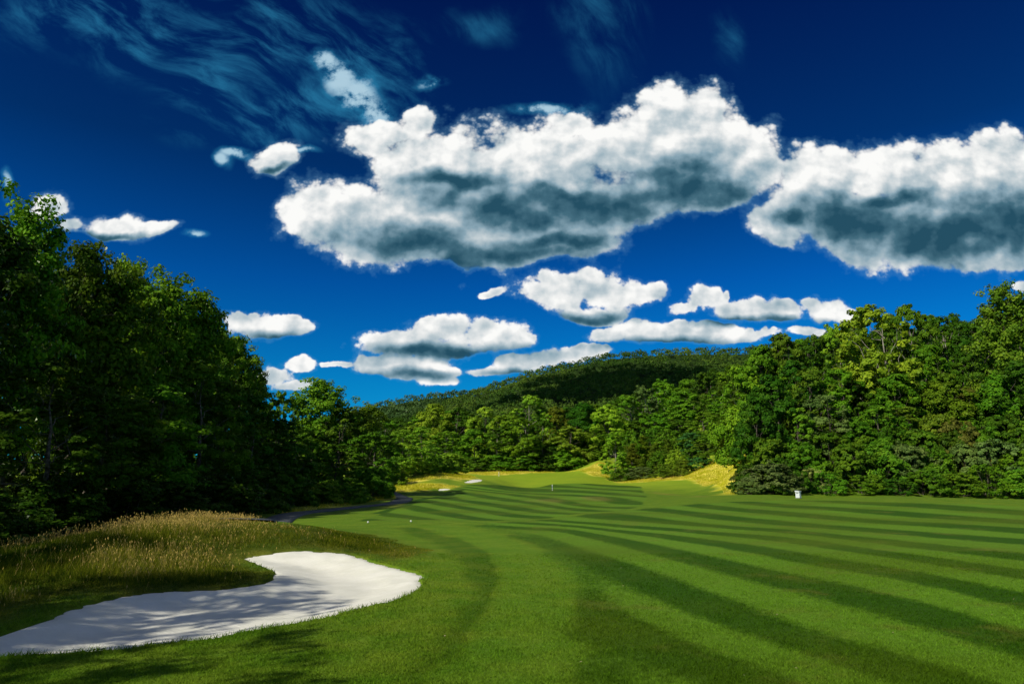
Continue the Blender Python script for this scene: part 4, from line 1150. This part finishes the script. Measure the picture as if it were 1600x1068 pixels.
# more cloud outside the picture, ahead and to the sides
LOBES += [(1850,250,150,90),(1950,420,170,60),(-150,420,140,50),(-260,180,150,80),(-60,300,30,24),(-420,330,140,70),(900,-260,260,110),(1350,-330,240,120),(300,-360,240,120),(2300,300,260,140)]
rl = random.Random(4)
for px, py, rx, ry in list(LOBES):
    if 18 < rx < 90 and 0 < px < 1620 and py > 400:
        for k in range(2):
            LOBES.append((px + rx * rl.uniform(-.75, .75), py - ry * rl.uniform(.35, .75), rx * rl.uniform(.20, .34), ry * rl.uniform(.45, .7)))
def lob(L, grow=1.0):
    px, py, rx, ry = L
    cy = (534 - py) / F; k = CT - cy * ST
    return U_(px, py), V_(py), grow * rx / F / k, grow * ry / F / k / k
LW = [lob(L, 1.20) for L in LOBES]
def field(p):
    acc = None
    for cx, cy, rx, ry in LW:
        q = t.vm('MULTIPLY_ADD', p, (1 / rx, 1 / ry, 0), (-cx / rx, -cy / ry, 0))
        l = t.vm('LENGTH', q)
        acc = l if acc is None else t.m('SMOOTH_MIN', acc, l, .45)
    return t.m('SUBTRACT', 1.0, acc)
inv = t.m('DIVIDE', 1.0, t.m('ADD', t.m('MAXIMUM', v, -.1), .16))
Q = t.vm('MULTIPLY', P, (2.3, 2.6, 0))
def puff(q):
    n = t.noise2(q, 5.5, 7, .55)
    vo = t.new('ShaderNodeTexVoronoi', feature='F1', voronoi_dimensions='2D'); t.l.new(q, vo.inputs['Vector'])
    vo.inputs['Scale'].default_value = 9.0; vo.inputs['Detail'].default_value = 3.0; vo.inputs['Roughness'].default_value = .6
    return t.m('ADD', t.m('MULTIPLY', n, .95), t.m('MULTIPLY', vo.outputs['Distance'], -.38))
# small domain warp
wn = t.new('ShaderNodeTexNoise', noise_dimensions='2D'); t.l.new(Q, wn.inputs['Vector']); wn.inputs['Scale'].default_value = 3.0; wn.inputs['Detail'].default_value = 5
wv = t.vm('SUBTRACT', wn.outputs['Color'], (.5, .5, .5)); sc_ = t.m('DIVIDE', .10, inv)
wv = t.vm('SCALE', wv); t.set(wv.node.inputs['Scale'], sc_)
PW = t.vm('ADD', P, wv)
Q2 = t.vm('ADD', Q, (-.018, .036, 0))
n1 = puff(Q); m1 = t.noise2(Q, 5.5, 5, .50); m2 = t.noise2(Q2, 5.5, 3, .50)
S1 = field(PW)
S1s = t.m('MINIMUM', t.m('MULTIPLY_ADD', S1, 2.0, .16), 1.5)

relief = t.m('ADD', t.m('MULTIPLY', t.m('SUBTRACT', m1, m2), 1.1), t.m('MULTIPLY', t.m('SUBTRACT', n1, .26), .22))
DARKS = [(800,322,120,30),(950,322,110,34),(1075,288,84,44),(760,396,150,20),(640,384,110,22),(720,286,70,16),(880,372,90,14),(1150,300,40,24),(870,300,90,14),
         (1450,372,170,40),(1580,356,130,50),(1320,352,80,34),(1240,352,26,20),(1400,318,70,16),
         (420,527,62,10),(700,552,120,11),(640,592,70,8),(930,490,84,10),(1150,500,60,8),(1235,504,60,8),(1060,538,110,9),(840,585,70,6),(150,364,80,7),(425,268,38,8)]
PD = t.vm('ADD', P, t.vm('SCALE', wv)); PD.node.inputs[1].links[0].from_node.inputs['Scale'].default_value = 1.5
acc = None
for L in DARKS:
    cx, cy, rx, ry = lob(L, 1.12)
    l = t.vm('LENGTH', t.vm('MULTIPLY_ADD', PD, (1 / rx, 1 / ry, 0), (-cx / rx, -cy / ry, 0)))
    acc = l if acc is None else t.m('SMOOTH_MIN', acc, l, .4)
dk = t.m('SUBTRACT', 1.0, t.ss(acc, .0, 1.75))
S1s = t.m('ADD', S1s, t.m('MULTIPLY', t.m('MULTIPLY', dk, .9), t.ss(S1, -.04, .22)))
D = t.m('ADD', S1s, t.m('MULTIPLY', t.m('ADD', t.m('SUBTRACT', n1, .25), t.m('MULTIPLY', t.m('SUBTRACT', t.noise2(P, 34.0, 4, .6), .5), t.m('MULTIPLY_ADD', t.ss(v, .24, .42), -.95, 1.05))), 1.65))
lit = t.m('SUBTRACT', .97, t.m('MULTIPLY', dk, .86))
lit = t.m('SUBTRACT', lit, t.m('MULTIPLY', t.ss(S1, .0, .9), .10))
lit = t.m('ADD', lit, relief, clamp=True)
alpha = t.m('MAXIMUM', t.ss(D, -.06, t.m('MULTIPLY_ADD', dk, .40, .62)), t.m('MULTIPLY', t.ss(D, -.34, .20), .16))
rc = t.new('ShaderNodeValToRGB'); t.l.new(lit, rc.inputs[0]); c = rc.color_ramp
c.elements[0].position = 0; c.elements[0].color = rgb(.018, .078, .125); c.elements[1].position = 1; c.elements[1].color = rgb(.97, .97, .95)
for ps, cc in [(.22, (.060, .155, .215)), (.48, (.24, .37, .45)), (.72, (.52, .60, .64)), (.88, (.80, .82, .82))]:
    e = c.elements.new(ps); e.color = rgb(*cc)
# high thin cirrus, drawn out in streaks
ln = t.new('ShaderNodeTexNoise', noise_dimensions='2D'); t.l.new(P, ln.inputs['Vector']); ln.inputs['Scale'].default_value = 2.2; ln.inputs['Detail'].default_value = 3
lw = t.vm('SCALE', t.vm('SUBTRACT', ln.outputs['Color'], (.5, .5, .5))); lw.node.inputs['Scale'].default_value = .17
PC = t.vm('ADD', P, lw)
def streak(ang, sx, sy, scale, det=7, dist=.22):
    ca, sa = math.cos(ang), math.sin(ang)
    a = t.vm('DOT_PRODUCT', PC, (ca, sa, 0)); b = t.vm('DOT_PRODUCT', PC, (-sa, ca, 0))
    return t.noise2(comb(t.m('MULTIPLY', a, sx), t.m('MULTIPLY', b, sy), 3.7), scale, det, .62, dist)
def mask(lobes, soft):
    acc = None
    for L in lobes:
        cx, cy, rx, ry = lob(L)
        l = t.vm('LENGTH', t.vm('MULTIPLY_ADD', t.vm('ADD', P, wv), (1 / rx, 1 / ry, 0), (-cx / rx, -cy / ry, 0)))
        acc = l if acc is None else t.m('SMOOTH_MIN', acc, l, .5)
    return t.m('SUBTRACT', 1.0, t.ss(acc, .1, soft))
c1 = t.m('MULTIPLY', t.ss(streak(math.radians(-34), 1.8, 5.6, 4.2), .40, .80), mask([(150,20,150,60),(250,60,110,60),(330,130,90,60),(420,60,150,90),(470,170,110,50),(390,185,110,40),(560,110,110,80)], 1.5))
c2 = t.m('MULTIPLY', t.ss(streak(math.radians(-66), 1.3, 3.6, 3.2), .38, .82), mask([(945,60,55,90),(930,20,60,50),(1140,60,24,40),(760,40,60,30)], 1.4))
c3 = t.m('MULTIPLY', t.ss(t.noise2(Q, 6.0, 7, .62), .30, .62), mask([(512,112,36,24),(535,132,42,32),(560,155,42,34),(580,172,30,24),(675,132,30,12),(368,235,26,14),(350,248,14,16),(2,290,10,30),(300,372,26,8),(860,172,70,12),(470,238,36,8),(540,330,20,8)], 1.25))
cir = t.m('ADD', t.m('MULTIPLY', c1, .46), t.m('ADD', t.m('MULTIPLY', c2, .34), t.m('MULTIPLY', c3, .85)), clamp=True)
base = t.mix(cir, nsky, rgb(.035, .32, .56))
base = t.mix(t.m('MULTIPLY', t.ss(c3, .30, .9), .8), base, rgb(.50, .68, .78))
# sky behind the viewer: scattered cloud
bn = t.ss(t.noise2(comb(t.m('DIVIDE', DX, t.m('ADD', t.m('ABSOLUTE', DZ), .15)), t.m('DIVIDE', DY, t.m('ADD', t.m('ABSOLUTE', DZ), .15)), 0), 1.1, 6, .55), .50, .62)
back = t.mix(bn, nsky, rgb(.62, .70, .80))
front = t.mix(alpha, base, t.mix(t.ss(alpha, .05, .80), rgb(.12, .40, .66), rc.outputs[0]))
fm = t.ss(DY, .06, .22)
allc = t.mix(fm, back, front)
gr = t.ss(DZ, -.03, .0)
allc = t.mix(gr, rgb(.03, .06, .015), allc)
t.l.new(allc, bg.inputs[0]); bg.inputs[1].default_value = 1.0
W.cycles.sampling_method = 'MANUAL'; W.cycles.sample_map_resolution = 512

# ------------------------------------------------------------------ camera and output
cam = bpy.data.cameras.new('camera'); co = bpy.data.objects.new('camera', cam); COL.objects.link(co)
cam.lens = 24; cam.sensor_width = 36; cam.clip_end = 20000; cam.clip_start = .05
co.location = (0, 0, CAMZ); co.rotation_euler = (math.pi / 2 + TH, 0, 0); SC.camera = co
SC.view_settings.view_transform = 'Standard'; SC.view_settings.look = 'None'; SC.view_settings.exposure = 0; SC.view_settings.gamma = 1
SC.render.engine = 'CYCLES'
cy = SC.cycles; cy.use_denoising = True; cy.use_adaptive_sampling = True; cy.adaptive_threshold = .02
cy.max_bounces = 5; cy.diffuse_bounces = 3; cy.glossy_bounces = 2; cy.transmission_bounces = 4; cy.transparent_max_bounces = 4
cy.caustics_reflective = False; cy.caustics_refractive = False; cy.sample_clamp_indirect = 4
SC.render.use_persistent_data = False
